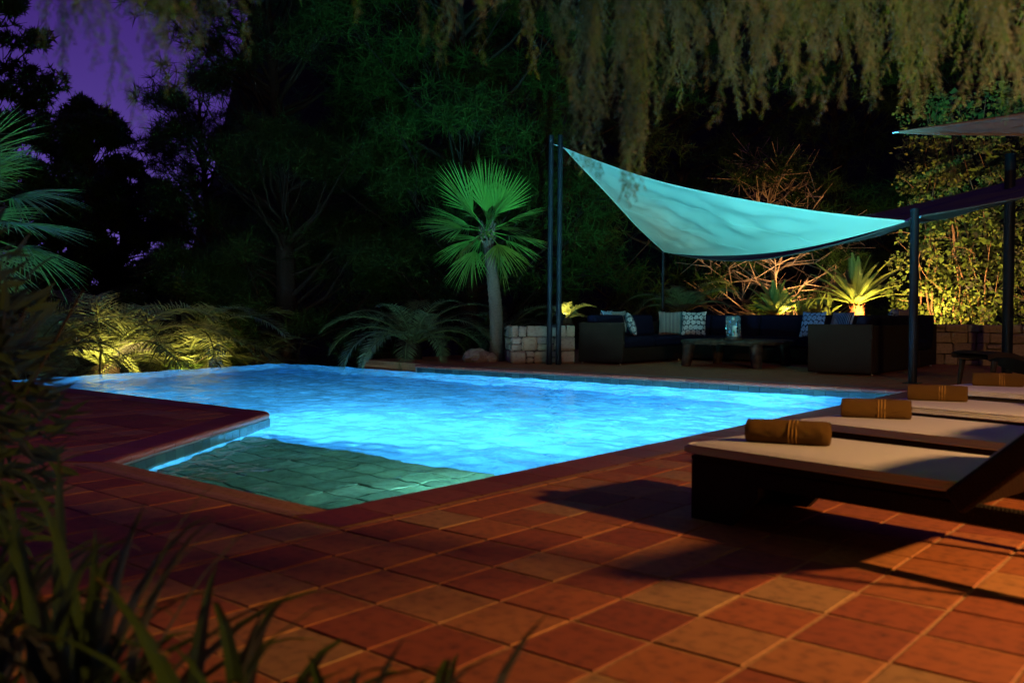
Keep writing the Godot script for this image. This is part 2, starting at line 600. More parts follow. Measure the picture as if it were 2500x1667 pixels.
# ---------------------------------------------------------------- water with small waves
func build_water() -> void:
	var waves := []
	for k in 46:
		var a := rr(-1.0, 1.0) * 1.25 + 0.9
		var wl := 0.075 * pow(1.2 / 0.075, pow(rng.randf(), 1.2))
		var slope := 0.0145 * pow(wl / 0.4, -0.1)
		waves.append([cos(a) * TAU / wl, sin(a) * TAU / wl, slope * wl / TAU, rr(0, TAU)])
	var nx := 250
	var nzc := 360
	var pos := PackedVector3Array()
	var nor := PackedVector3Array()
	pos.resize((nx + 1) * (nzc + 1))
	nor.resize((nx + 1) * (nzc + 1))
	var keep := PackedByteArray()
	keep.resize((nx + 1) * (nzc + 1))
	var grown: PackedVector2Array = Geometry2D.offset_polygon(POOL, 0.04)[0]
	for i in nx + 1:
		var x := 2.64 + (11.4 - 2.64) * i / nx
		for j in nzc + 1:
			var t := float(j) / nzc
			var zf := lerpf(-15.25, -16.15, clampf((x - 5.0) / 6.5, -0.4, 1.0))
			var z := lerpf(-3.36, zf, t)
			var xx := x + (0.1 * clampf((-12.0 - z) / 4.15, 0.0, 1.0) if i == nx else 0.0)
			var y := 0.0
			var dx := 0.0
			var dz := 0.0
			for w in waves:
				var ph: float = w[0] * x + w[1] * z + w[3]
				y += w[2] * sin(ph)
				var c: float = w[2] * cos(ph)
				dx += w[0] * c
				dz += w[1] * c
			var at := i * (nzc + 1) + j
			pos[at] = Vector3(xx, WATER + y, z)
			nor[at] = Vector3(-dx, 1.0, -dz).normalized()
			keep[at] = 1 if i == nx or j == nzc or Geometry2D.is_point_in_polygon(Vector2(x, z), grown) else 0
	var ind := PackedInt32Array()
	for i in nx:
		for j in nzc:
			var a := i * (nzc + 1) + j
			var b := a + nzc + 1
			if keep[a] + keep[b] + keep[a + 1] + keep[b + 1] < 4:
				continue
			ind.append_array([a, a + 1, b + 1, a, b + 1, b])
	var arr := []
	arr.resize(Mesh.ARRAY_MAX)
	arr[Mesh.ARRAY_VERTEX] = pos
	arr[Mesh.ARRAY_NORMAL] = nor
	arr[Mesh.ARRAY_INDEX] = ind
	var m := ArrayMesh.new()
	m.add_surface_from_arrays(Mesh.PRIMITIVE_TRIANGLES, arr)
	# winding: front faces up
	var A := pos[ind[0]]
	if (pos[ind[2]] - A).cross(pos[ind[1]] - A).y < 0.0:
		for k in range(0, ind.size(), 3):
			var s := ind[k + 1]
			ind[k + 1] = ind[k + 2]
			ind[k + 2] = s
		arr[Mesh.ARRAY_INDEX] = ind
		m = ArrayMesh.new()
		m.add_surface_from_arrays(Mesh.PRIMITIVE_TRIANGLES, arr)
	var o := part("water", m, M.water, self)
	tag(o, "rippled glowing blue water of the swimming pool", "water", "", "structure")

# ---------------------------------------------------------------- decks and coping
func slab(g: G, poly: PackedVector2Array, y: float, bottom: float) -> void:
	var idx := Geometry2D.triangulate_polygon(poly)
	for k in range(0, idx.size(), 3):
		var A := Vector3(poly[idx[k]].x, y, poly[idx[k]].y)
		var B := Vector3(poly[idx[k + 1]].x, y, poly[idx[k + 1]].y)
		var D := Vector3(poly[idx[k + 2]].x, y, poly[idx[k + 2]].y)
		if (D - A).cross(B - A).y < 0.0:
			g.tri(A, D, B)
		else:
			g.tri(A, B, D)
	for k in poly.size():
		wall_quad(g, poly[k], poly[(k + 1) % poly.size()], bottom, y)

func tile_field(root: Node3D, poly: PackedVector2Array, cap: int) -> void:
	# all tiles of a deck on one grid; the largest in view are parts of their own
	var lo := poly[0]
	var hi := poly[0]
	for p in poly:
		lo = lo.min(p)
		hi = hi.max(p)
	var P := 0.28
	var list := []
	for i in range(int(floor((lo.x - 2.455) / P)), int(ceil((hi.x - 2.455) / P))):
		for j in range(int(floor((lo.y + 1.62) / P)), int(ceil((hi.y + 1.62) / P))):
			var x0 := 2.455 + i * P
			var z0 := -1.62 + j * P
			var e := 0.0055
			var k := func() -> float: return rr(-0.003, 0.003)
			var sq := PackedVector2Array([Vector2(x0 + e + k.call(), z0 + e + k.call()), Vector2(x0 + P - e + k.call(), z0 + e + k.call()), Vector2(x0 + P - e + k.call(), z0 + P - e + k.call()), Vector2(x0 + e + k.call(), z0 + P - e + k.call())])
			for c in Geometry2D.intersect_polygons(sq, poly):
				if area_of(c) > 0.003:
					var m := Vector2(x0 + P / 2, z0 + P / 2)
					var f := m.x * 0.7615 - m.y * 0.648
					var s := m.x * 0.648 + m.y * 0.7615
					var seen := f > 1.6 and absf(s) < f * 0.62
					list.append([(0.0 if seen else 1000.0) + m.length(), c])
	list.sort_custom(func(a, b): return a[0] < b[0])
	var rest := G.new()
	for k in list.size():
		var roll := rng.randf()
		var which := int(pow(roll, 1.25) * 8.0) % 8
		if k < cap and list[k][0] < 900.0:
			var o := part("tile", tile_mesh(list[k][1], 0.02, 0.0035, rr(-0.0025, 0.0025)), M.tile[which], root)
			o.position.y = rr(-0.0015, 0.0015)
		else:
			add_tile(rest, list[k][1], 0.0, 0.02, 0.0035, rr(-0.002, 0.002))
	if rest.v.size():
		var o := part("tile_paving", rest.mesh(), M.tile[1], root)
		o.set_meta("kind", "stuff")

func deck_root(called: String, label: String) -> Node3D:
	var r := Node3D.new()
	r.name = called
	add_child(r)
	tag(r, label, "deck", "", "structure")
	return r

func build_decks() -> void:
	var base := -0.0035
	# deck with the sun loungers
	var d1 := deck_root("sun_deck", "terracotta tiled deck under the sun loungers")
	var p1 := PackedVector2Array([Vector2(-3.0, 4.6), Vector2(17.5, 4.6), Vector2(17.5, -3.06), Vector2(-3.0, -3.06)])
	var g1 := G.new()
	slab(g1, PackedVector2Array([Vector2(-3.0, 4.6), Vector2(17.5, 4.6), Vector2(17.5, -3.395), Vector2(-3.0, -3.395)]), base, GROUND)
	part("grout_bed", g1.mesh(), M.grout, d1)
	tile_field(d1, p1, 300)
	# deck beside the shallow ledge and along the slanting edge
	var d2 := deck_root("side_deck", "dim terracotta deck beside the slanting pool edge")
	var p2 := PackedVector2Array([Vector2(2.47, -3.064), Vector2(2.47, -5.81), Vector2(4.68, -7.38), Vector2(4.68, -15.1), Vector2(-4.0, -15.1), Vector2(-4.0, -3.064)])
	var g2 := G.new()
	slab(g2, PackedVector2Array([Vector2(2.68, -3.396), Vector2(2.68, -5.61), Vector2(4.99, -7.255), Vector2(4.99, -15.2), Vector2(-4.0, -15.2), Vector2(-4.0, -3.396)]), base, GROUND)
	part("grout_bed", g2.mesh(), M.grout, d2)
	tile_field(d2, p2, 290)
	# terrace with the sofas
	var d3 := deck_root("far_terrace", "shadowy paved terrace under the shade sail")
	var p3 := PackedVector2Array([Vector2(11.72, -3.1), Vector2(20.0, -3.1), Vector2(20.0, -14.0), Vector2(12.0, -14.0), Vector2(11.72, -12.2)])
	var g3 := G.new()
	slab(g3, PackedVector2Array([Vector2(11.41, -3.396), Vector2(20.0, -3.396), Vector2(20.0, -14.0), Vector2(11.9, -14.0), Vector2(11.63, -12.0), Vector2(11.41, -12.0)]), base, GROUND)
	part("grout_bed", g3.mesh(), M.grout, d3)
	tile_field(d3, p3, 0)
	# coping of bullnose tiles
	var cp := deck_root("pool_coping", "dark red bullnose coping tiles round the pool")
	coping_run(cp, Vector2(2.485, -3.4), Vector2(11.395, -3.4), Vector2(0, 1), 0.31, false)
	coping_run(cp, Vector2(11.4, -3.09), Vector2(11.4, -12.0), Vector2(1, 0), 0.31, true)
	coping_run(cp, Vector2(4.94, -7.2), Vector2(2.62, -5.58), Vector2(-0.5746, -0.8184), 0.27, true)
	coping_run(cp, Vector2(5.0, -15.2), Vector2(5.0, -7.3), Vector2(-1, 0), 0.31, true)
	# rounded corner piece where the slanting run meets the straight one
	var cg := G.new()
	var c0 := Vector3(4.80, 0.0, -7.38)
	for ring in 5:
		pass
	for k in 10:
		var a0 := deg_to_rad(-35.0 + 90.0 * k / 10.0)
		var a1 := deg_to_rad(-35.0 + 90.0 * (k + 1) / 10.0)
		var e0 := Vector3(cos(a0), 0, sin(a0))
		var e1 := Vector3(cos(a1), 0, sin(a1))
		cg.quad(c0, c0, c0 + e1 * 0.20, c0 + e0 * 0.20)
		var prof := nose_profile()
		for q in prof.size() - 1:
			var u: Vector2 = prof[q]
			var w: Vector2 = prof[q + 1]
			cg.quad(c0 + e0 * (0.20 + u.x) + Vector3(0, u.y, 0), c0 + e1 * (0.20 + u.x) + Vector3(0, u.y, 0), c0 + e1 * (0.20 + w.x) + Vector3(0, w.y, 0), c0 + e0 * (0.20 + w.x) + Vector3(0, w.y, 0))
	part("corner_tile", cg.mesh(), M.coping[3], cp)
	# worn rounded edge strip between deck and ledge
	var st := G.new()
	for k in 8:
		var z0 := -3.41 - k * 0.275
		var z1 := z0 - 0.271
		var sg := G.new()
		var pr := [Vector2(2.475, 0.0), Vector2(2.50, 0.006), Vector2(2.56, 0.0), Vector2(2.63, -0.03), Vector2(2.685, -0.085), Vector2(2.70, -0.16), Vector2(2.66, -0.2)]
		for q in pr.size() - 1:
			sg.quad(Vector3(pr[q].x, pr[q].y, z0), Vector3(pr[q].x, pr[q].y, z1), Vector3(pr[q + 1].x, pr[q + 1].y, z1), Vector3(pr[q + 1].x, pr[q + 1].y, z0))
		part("edge_tile", sg.mesh(), M.edge_strip, cp)

func nose_profile() -> Array:
	return [Vector2(0, 0), Vector2(0.012, -0.003), Vector2(0.022, -0.011), Vector2(0.028, -0.022), Vector2(0.028, -0.034), Vector2(0.022, -0.045), Vector2(0.01, -0.052), Vector2(-0.03, -0.053)]

# runs along the water's edge from a to b; out points away from the water
func coping_run(root: Node3D, a: Vector2, b: Vector2, out: Vector2, wide: float, grouted: bool) -> void:
	var d := (b - a).normalized()
	var pitch := 0.31
	var cnt := int(round(a.distance_to(b) / pitch))
	pitch = a.distance_to(b) / cnt
	var prof := nose_profile()
	var g := G.new()
	var L := pitch - 0.008
	var T := func(u: float, p: Vector2) -> Vector3: return Vector3(u, p.y, -p.x)
	# local: x along, -z towards the water, +z outwards; the water's edge at z = 0
	g.quad(Vector3(0, 0, wide), Vector3(0, 0, 0), Vector3(L, 0, 0), Vector3(L, 0, wide))
	for q in prof.size() - 1:
		g.quad(T.call(0.0, prof[q]), T.call(0.0, prof[q + 1]), T.call(L, prof[q + 1]), T.call(L, prof[q]))
	for e in [0.0, L]:
		for q in prof.size() - 2:
			g.tri(Vector3(e, -0.05, 0.02), T.call(e, prof[q]), T.call(e, prof[q + 1]))
		g.quad(Vector3(e, 0, 0), Vector3(e, 0, wide), Vector3(e, -0.05, wide), Vector3(e, -0.05, 0))
	var mesh := g.mesh()
	var jg := G.new()
	var J := 0.012
	for q in prof.size() - 1:
		var s := 0.9
		jg.quad(T.call(0.0, prof[q] * s), T.call(0.0, prof[q + 1] * s), T.call(J, prof[q + 1] * s), T.call(J, prof[q] * s))
	jg.quad(Vector3(0, -0.002, wide), Vector3(0, -0.002, 0), Vector3(J, -0.002, 0), Vector3(J, -0.002, wide))
	var jm := jg.mesh()
	var bs := Basis(Vector3(d.x, 0, d.y), Vector3.UP, Vector3(out.x, 0, out.y))
	for k in cnt:
		var p := a + d * (k * pitch)
		var o := part("coping_tile", mesh, M.coping[rng.randi() % 4], root)
		o.transform = Transform3D(bs, Vector3(p.x, 0.002 + rr(-0.001, 0.001), p.y))
		var jo := part("joint", jm, M.grout, root)
		var jp := p - d * 0.010
		jo.transform = Transform3D(bs, Vector3(jp.x, 0.002, jp.y))

# ---------------------------------------------------------------- lamps
func glow(r: float, g: float, b: float, e: float) -> StandardMaterial3D:
	var m := StandardMaterial3D.new()
	m.albedo_color = lin(r, g, b)
	m.emission_enabled = true
	m.emission = lin(r, g, b)
	m.emission_energy_multiplier = e
	return m

func pool_lamp(at: Vector3, dir: Vector3, energy: float, label: String) -> void:
	var t := thing("pool_lamp", label, "lamp", at, 0.0, "underwater pool lamps")
	var b := Basis.looking_at(dir, Vector3.UP)
	var ring := G.new()
	ring.tube([Vector3(0, 0, 0.0), Vector3(0, 0, -0.02), Vector3(0, 0, -0.022)], [0.15, 0.15, 0.13], 20)
	part("rim", ring.mesh(), M.steel, t).basis = b
	var lens := G.new()
	lens.tube([Vector3(0, 0, -0.02), Vector3(0, 0, -0.034)], [0.11, 0.09], 20)
	part("lamp_lens", lens.mesh(), M.pool_glow, t).basis = b
	var l := SpotLight3D.new()
	l.name = "pool_light"
	l.light_color = lin(0.42, 0.86, 1.0)
	l.light_energy = energy
	l.light_size = 0.09
	l.spot_angle = 66.0
	l.spot_angle_attenuation = 0.6
	l.spot_range = 30.0
	l.spot_attenuation = 2.0
	l.shadow_enabled = true
	t.add_child(l)
	l.transform = Transform3D(b, dir * 0.06)

func added_waterline_lamp(at: Vector3, dir: Vector3, energy: float, label: String) -> void:  # added lamp, stands in for the pool light on sail and palm
	var t := thing("added_waterline_lamp", label, "lamp", at)
	var g := G.new()
	g.box(Vector3(-0.09, -0.026, 0.0), Vector3(0.09, 0.026, 0.018), 0.004)
	part("housing", g.mesh(), M.steel, t)
	var e := G.new()
	e.box(Vector3(-0.07, -0.016, -0.006), Vector3(0.07, 0.016, -0.001), 0.002)
	part("lamp_lens", e.mesh(), M.pool_glow, t)
	var l := SpotLight3D.new()
	l.name = "teal_light"
	l.light_color = lin(0.10, 0.80, 0.95)
	l.light_energy = energy
	l.light_size = 0.05
	l.spot_angle = 35.0
	l.spot_angle_attenuation = 0.5
	l.spot_range = 40.0
	l.spot_attenuation = 2.0
	l.shadow_enabled = true
	t.add_child(l)
	l.transform = Transform3D(Basis.looking_at(dir, Vector3.UP), Vector3(0, 0.0, -0.06))

func garden_spot(at: Vector3, aim: Vector3, energy: float, angle: float, col: Color, label: String) -> void:
	var t := thing("garden_spotlight", label, "spotlight", at, 0.0, "garden spotlights")
	var d := (aim - at).normalized()
	var b := Basis.looking_at(d, Vector3.UP if absf(d.y) < 0.95 else Vector3.RIGHT)
	var stem := G.new()
	stem.tube([Vector3(0, -0.16, 0), Vector3(0, -0.03, 0)], [0.012, 0.012], 8)
	part("spike", stem.mesh(), M.post, t)
	var can := G.new()
	can.tube([Vector3(0, 0, 0.07), Vector3(0, 0, 0.06), Vector3(0, 0, -0.05)], [0.02, 0.04, 0.05], 14)
	part("housing", can.mesh(), M.post, t).basis = b
	var face := G.new()
	face.tube([Vector3(0, 0, -0.051), Vector3(0, 0, -0.056)], [0.042, 0.03], 14)
	part("lamp_lens", face.mesh(), M.warm_glow, t).basis = b
	var l := SpotLight3D.new()
	l.name = "spot_light"
	l.light_color = col
	l.light_energy = energy
	l.light_size = 0.04
	l.spot_angle = angle
	l.spot_angle_attenuation = 0.7
	l.spot_range = 40.0
	l.spot_attenuation = 2.0
	l.shadow_enabled = true
	t.add_child(l)
	l.transform = Transform3D(b, d * 0.07)

func build_lights() -> void:
	M.pool_glow = glow(0.35, 0.8, 1.0, 3.0)
	M.warm_glow = glow(1.0, 0.7, 0.3, 3.0)
	pool_lamp(Vector3(5.004, -0.62, -7.9), Vector3(1, 0, 0), 66.0, "round underwater lamp in the wall below the coping corner")
	pool_lamp(Vector3(5.004, -0.62, -12.6), Vector3(1, 0, 0), 13.0, "round underwater lamp in the wall under the side deck")
	pool_lamp(Vector3(6.6, -0.62, -3.404), Vector3(0, 0, -1), 50.0, "round underwater lamp below the coping beside the ledge-end lounger")
	pool_lamp(Vector3(9.8, -0.62, -3.404), Vector3(0, 0, -1), 46.0, "round underwater lamp below the coping beside the last lounger")
	pool_lamp(Vector3(4.25, -0.29, -3.404), Vector3(0, 0, -1), 13.0, "added small underwater lamp that brightens the shallow ledge")  # added to brighten the ledge, which the wall lamps barely reach
	added_waterline_lamp(Vector3(5.4, -0.088, -3.43), Vector3(0.74, 0.60, -0.40).normalized(), 120.0, "added slim teal lamp at the waterline that lights the sail and palm")
	var warm := lin(1.0, 0.66, 0.22)
	var orange := lin(1.0, 0.56, 0.2)
	garden_spot(Vector3(17.95, 0.84, -5.2), Vector3(19.0, 2.0, -4.9), 14.0, 75.0, orange, "small spike spotlight in the planter before the hedge")
	garden_spot(Vector3(17.92, 0.84, -6.15), Vector3(18.5, 1.5, -6.8), 4.5, 70.0, warm, "small spike spotlight in front of the larger cycad")
	garden_spot(Vector3(17.92, 0.84, -7.75), Vector3(18.2, 1.3, -8.1), 1.3, 65.0, warm, "small spike spotlight in front of the smaller cycad")
	garden_spot(Vector3(19.6, 0.84, -8.6), Vector3(21.5, 3.6, -10.2), 14.0, 70.0, orange, "small spike spotlight below the bare pine branches")
	garden_spot(Vector3(13.75, 0.86, -10.45), Vector3(14.4, 1.6, -10.5), 1.6, 70.0, warm, "small spike spotlight in the square stone planter")
	garden_spot(Vector3(8.5, -0.5, -17.7), Vector3(9.1, 0.7, -18.4), 13.0, 66.0, warm, "small spike spotlight under the arching palm fronds")
	garden_spot(Vector3(10.1, -0.55, -17.55), Vector3(10.7, 0.7, -18.4), 9.0, 64.0, warm, "small spike spotlight beside the long arching fronds")
	# lantern post of the house terrace, which lights the deck and the loungers
	var t := thing("lantern_post", "black lantern post at the house end of the deck", "lamp post", Vector3(4.1, 0, 1.5))
	var g := G.new()
	g.tube([Vector3(0, 0, 0), Vector3(0, 0.06, 0), Vector3(0, 0.08, 0), Vector3(0, 1.62, 0)], [0.11, 0.11, 0.035, 0.03], 14)
	part("pole", g.mesh(), M.post, t)
	var cap := G.new()
	cap.tube([Vector3(0, 1.95, 0), Vector3(0, 1.97, 0), Vector3(0, 2.07, 0)], [0.15, 0.15, 0.02], 14)
	part("cap", cap.mesh(), M.post, t)
	for k in 4:
		var bar := G.new()
		var a := TAU * k / 4.0 + 0.4
		bar.tube([Vector3(cos(a) * 0.1, 1.61, sin(a) * 0.1), Vector3(cos(a) * 0.14, 1.96, sin(a) * 0.14)], [0.006, 0.006], 6)
		part("bar", bar.mesh(), M.post, t)
	var bulb := SphereMesh.new()
	bulb.radius = 0.07
	bulb.height = 0.15
	part("lamp_bulb", bulb, M.warm_glow, t).position = Vector3(0, 1.79, 0)
	var l := OmniLight3D.new()
	l.name = "lantern_light"
	l.light_color = lin(1.0, 0.54, 0.18)
	l.light_energy = 18.5
	l.light_size = 0.07
	l.omni_range = 40.0
	l.omni_attenuation = 2.0
	l.shadow_enabled = true
	t.add_child(l)
	l.position = Vector3(0, 1.79, 0)
	# lamp of a neighbour far off between the trees
	var far := thing("distant_lamp", "tiny white lamp far off between the dark trees", "lamp", Vector3(40.2, GROUND, -28.7))
	var pg := G.new()
	pg.tube([Vector3(0, 0, 0), Vector3(0, 7.0, 0)], [0.07, 0.05], 8)
	part("pole", pg.mesh(), M.post, far)
	var fb := SphereMesh.new()
	fb.radius = 0.12
	fb.height = 0.24
	part("lamp_bulb", fb, glow(1.0, 0.95, 0.85, 2.5), far).position = Vector3(0, 7.12, 0)

# ---------------------------------------------------------------- sun loungers and towels
func make_lounger(label: String) -> Node3D:
	# local: foot end at z = 0, head towards +z, x across, 0.66 wide
	var t := thing("sun_lounger", label, "sun lounger", Vector3.ZERO, 0.0, "sun loungers along the pool")
	var W := 0.66
	for s in [0.0, 1.0]:
		var r := G.new()
		var x: float = 0.02 + s * (W - 0.075)
		r.box(Vector3(x, 0.185, 0.03), Vector3(x + 0.035, 0.262, 1.92), 0.008)
		part("side_rail", r.mesh(), M.wicker, t)
		# tapering end panels
		var f := G.new()
		wedge_leg(f, x - 0.001, 0.037, 0.028, 0.24, 0.38, 0.262)
		part("leg", f.mesh(), M.wicker, t)
		var h := G.new()
		h.box(Vector3(x, 0.0, 1.74), Vector3(x + 0.035, 0.184, 1.90), 0.008)
		part("leg", h.mesh(), M.wicker, t)
		var w := G.new()
		w.tube([Vector3(x + 0.033, 0.05, 1.66), Vector3(x + 0.002, 0.05, 1.66)], [0.05, 0.05], 14)
		part("wheel", w.mesh(), M.post, t)
	var fe := G.new()
	fe.box(Vector3(0.055, 0.0, 0.032), Vector3(W - 0.055, 0.262, 0.066), 0.008)
	part("foot_panel", fe.mesh(), M.wicker, t)
	var dk := G.new()
	dk.box(Vector3(0.02, 0.263, 0.02), Vector3(W - 0.02, 0.285, 1.26), 0.006)
	part("seat_frame", dk.mesh(), M.wicker, t)
	var cu := G.new()
	soft_slab(cu, Vector3(0.0, 0.286, 0.0), Vector3(W, 0.338, 1.22))
	var sc := part("seat_cushion", cu.mesh(), M.cushion, t)
	var pp := G.new()
	for y in [0.300, 0.330]:
		var loop := [Vector3(0.05, y, 0.002), Vector3(W - 0.05, y, 0.002), Vector3(W - 0.012, y, 0.014), Vector3(W - 0.002, y, 0.05), Vector3(W - 0.002, y, 1.17), Vector3(W - 0.012, y, 1.206), Vector3(W - 0.05, y, 1.218), Vector3(0.05, y, 1.218), Vector3(0.012, y, 1.206), Vector3(0.002, y, 1.17), Vector3(0.002, y, 0.05), Vector3(0.012, y, 0.014), Vector3(0.05, y, 0.002)]
		for k in loop.size() - 1:
			pp.tube([loop[k], loop[k + 1]], [0.005, 0.005], 6)
	part("piping", pp.mesh(), M.cushion, sc)
	# raised back, hinged at the end of the seat
	var ang := deg_to_rad(42.0)
	var tf := Transform3D(Basis(Vector3.RIGHT, -ang), Vector3(0, 0.272, 1.215))
	var bf := G.new()
	bf.box(Vector3(0.015, -0.045, 0.0), Vector3(W - 0.015, 0.0, 0.78), 0.012)
	part("backrest", bf.mesh(), M.wicker, t).transform = tf
	for s in [0.0, 1.0]:
		var be := G.new()
		be.box(Vector3(-0.012 + s * (W - 0.018), -0.05, -0.02), Vector3(0.03 + s * (W - 0.018), 0.045, 0.8), 0.012)
		part("back_edge", be.mesh(), M.wicker, t).transform = tf
	var bc := G.new()
	soft_slab(bc, Vector3(0.034, 0.002, 0.02), Vector3(W - 0.034, 0.055, 0.77))
	part("back_cushion", bc.mesh(), M.cushion, t).transform = tf
	for s in [0.0, 1.0]:
		var st := G.new()
		var x: float = 0.06 + s * (W - 0.12)
		st.tube([Vector3(x, 0.21, 1.80), Vector3(x, 0.36, 1.70), Vector3(x, 0.60, 1.60)], [0.014, 0.014, 0.014], 8)
		part("strut", st.mesh(), M.post, t)
	return t

func wedge_leg(g: G, x: float, w: float, z0: float, zb: float, zt: float, h: float) -> void:
	var a := [Vector3(x, 0, z0), Vector3(x, 0, zb), Vector3(x, h * 0.55, zt), Vector3(x, h, zt), Vector3(x, h, z0)]
	var o := Vector3(w, 0, 0)
	var m := Vector3(x + w / 2, h / 2, (z0 + zb) / 2)
	for k in range(1, 4):
		g.out_tri(m, a[0], a[k], a[k + 1])
		g.out_tri(m, a[0] + o, a[k] + o, a[k + 1] + o)
	for k in 5:
		var l := (k + 1) % 5
		g.out_tri(m, a[k], a[l], a[l] + o)
		g.out_tri(m, a[k], a[l] + o, a[k] + o)

# cushion: rounded edges, top slightly domed, smooth
func soft_slab(g: G, lo: Vector3, hi: Vector3, dome := 0.012) -> void:
	var nx := 14
	var nz := 22
	var m := (lo + hi) / 2
	var h := (hi - lo) / 2
	var P := func(u: float, w: float, s: float) -> Vector3:
		var cu := 1.0 - pow(absf(u), 10.0)
		var cw := 1.0 - pow(absf(w), 14.0)
		var th := pow(clampf(cu * cw, 0.0, 1.0), 0.35)
		var ex := u * h.x
		var ez := w * h.z
		return m + Vector3(ex, s * (h.y * (0.35 + 0.65 * th)) + (dome * cu * cw if s > 0 else 0.0), ez)
	for i in nx:
		for j in nz:
			var u0 := sin((float(i) / nx - 0.5) * PI)
			var u1 := sin((float(i + 1) / nx - 0.5) * PI)
			var w0 := sin((float(j) / nz - 0.5) * PI)
			var w1 := sin((float(j + 1) / nz - 0.5) * PI)
			for s in [1.0, -1.0]:
				var a: Vector3 = P.call(u0, w0, s)
				var b: Vector3 = P.call(u1, w0, s)
				var c: Vector3 = P.call(u1, w1, s)
				var d: Vector3 = P.call(u0, w1, s)
				if s > 0:
					g.quad(a, b, c, d)
				else:
					g.quad(a, d, c, b)
	# rim
	for j in nz:
		var w0 := sin((float(j) / nz - 0.5) * PI)
		var w1 := sin((float(j + 1) / nz - 0.5) * PI)
		for u in [-1.0, 1.0]:
			g.quad(P.call(u, w0, 1.0), P.call(u, w1, 1.0), P.call(u, w1, -1.0), P.call(u, w0, -1.0))
	for i in nx:
		var u0 := sin((float(i) / nx - 0.5) * PI)
		var u1 := sin((float(i + 1) / nx - 0.5) * PI)
		for w in [-1.0, 1.0]:
			g.quad(P.call(u0, w, 1.0), P.call(u1, w, 1.0), P.call(u1, w, -1.0), P.call(u0, w, -1.0))

func make_towel(at: Vector3, turn: float, label: String, sd: int) -> void:
	# a rolled bath towel lying along local z
	var t := thing("rolled_towel", label, "towel", at, turn, "rolled towels on the loungers")
	var R := 0.054
	var L := 0.35
	var nzf := FastNoiseLite.new()
	nzf.seed = sd
	nzf.frequency = 6.0
	var roll := G.new()
	var seg := 22
	var sides := 28
	var P := func(i: int, k: int) -> Vector3:
		var z := (float(i) / seg - 0.5) * L
		var a := TAU * k / sides
		var e := absf(float(i) / seg - 0.5) * 2.0
		var r := R * (1.0 - 0.10 * pow(e, 14.0)) * (1.0 + 0.10 * nzf.get_noise_3d(cos(a) * 0.4, sin(a) * 0.4, z * 2.0))
		if k % sides < 3:
			r *= 1.0 + 0.035 * (1.0 - k / 3.0)
		var y := sin(a) * r
		y = maxf(y, -R * 0.93)
		return Vector3(cos(a) * r * 1.04, y + R * 0.93, z)
	var N := func(i: int, k: int) -> Vector3:
		var a: Vector3 = P.call(i, k + 1) - P.call(i, k - 1)
		var b: Vector3 = P.call(mini(i + 1, seg), k) - P.call(maxi(i - 1, 0), k)
		var q := a.cross(b).normalized()
		var c := Vector3(cos(TAU * k / sides), sin(TAU * k / sides), 0)
		return q if q.dot(c) > 0 else -q
	for i in seg:
		for k in sides:
			roll.quads(P.call(i, k), P.call(i, k + 1), P.call(i + 1, k + 1), P.call(i + 1, k), N.call(i, k), N.call(i, k + 1), N.call(i + 1, k + 1), N.call(i + 1, k))
	part("roll", roll.mesh(), M.towel, t)
	# spiral ends
	for s in [-1.0, 1.0]:
		var g := G.new()
		var turns := 3.2
		var n := 60
		for k in n:
			var q0 := float(k) / n
			var q1 := float(k + 1) / n
			var c := Vector3(0, R * 0.93, s * L / 2)
			var at0 := Vector3(cos(q0 * turns * TAU), sin(q0 * turns * TAU), 0)
			var at1 := Vector3(cos(q1 * turns * TAU), sin(q1 * turns * TAU), 0)
			var r0 := R * (0.06 + 0.86 * q0)
			var r1 := R * (0.06 + 0.86 * q1)
			var o := Vector3(0, 0, s * 0.004)
			var inn := Vector3(0, 0, -s * 0.006)
			g.quad(c + at0 * r0 + o, c + at1 * r1 + o, c + at1 * (r1 - 0.008) + inn, c + at0 * (r0 - 0.008) + inn)
			g.quad(c + at0 * r0 + o, c + at1 * r1 + o, c + at1 * (r1 + 0.006) + inn, c + at0 * (r0 + 0.006) + inn)
		part("rolled_end", g.mesh(), M.towel, t)
	# three woven bands
	for b in 3:
		var g := G.new()
		var z := 0.012 + b * 0.016
		for k in sides:
			var a0 := TAU * k / sides
			var a1 := TAU * (k + 1) / sides
			var q := func(a: float, zz: float, rr_: float) -> Vector3:
				return Vector3(cos(a) * rr_ * 1.04, maxf(sin(a) * rr_, -R * 0.93) + R * 0.93, zz)
			g.quad(q.call(a0, z - 0.004, R * 1.0), q.call(a1, z - 0.004, R * 1.0), q.call(a1, z, R * 1.045), q.call(a0, z, R * 1.045))
			g.quad(q.call(a0, z, R * 1.045), q.call(a1, z, R * 1.045), q.call(a1, z + 0.004, R * 1.0), q.call(a0, z + 0.004, R * 1.0))
		part("woven_band", g.mesh(), M.towel_band, t)

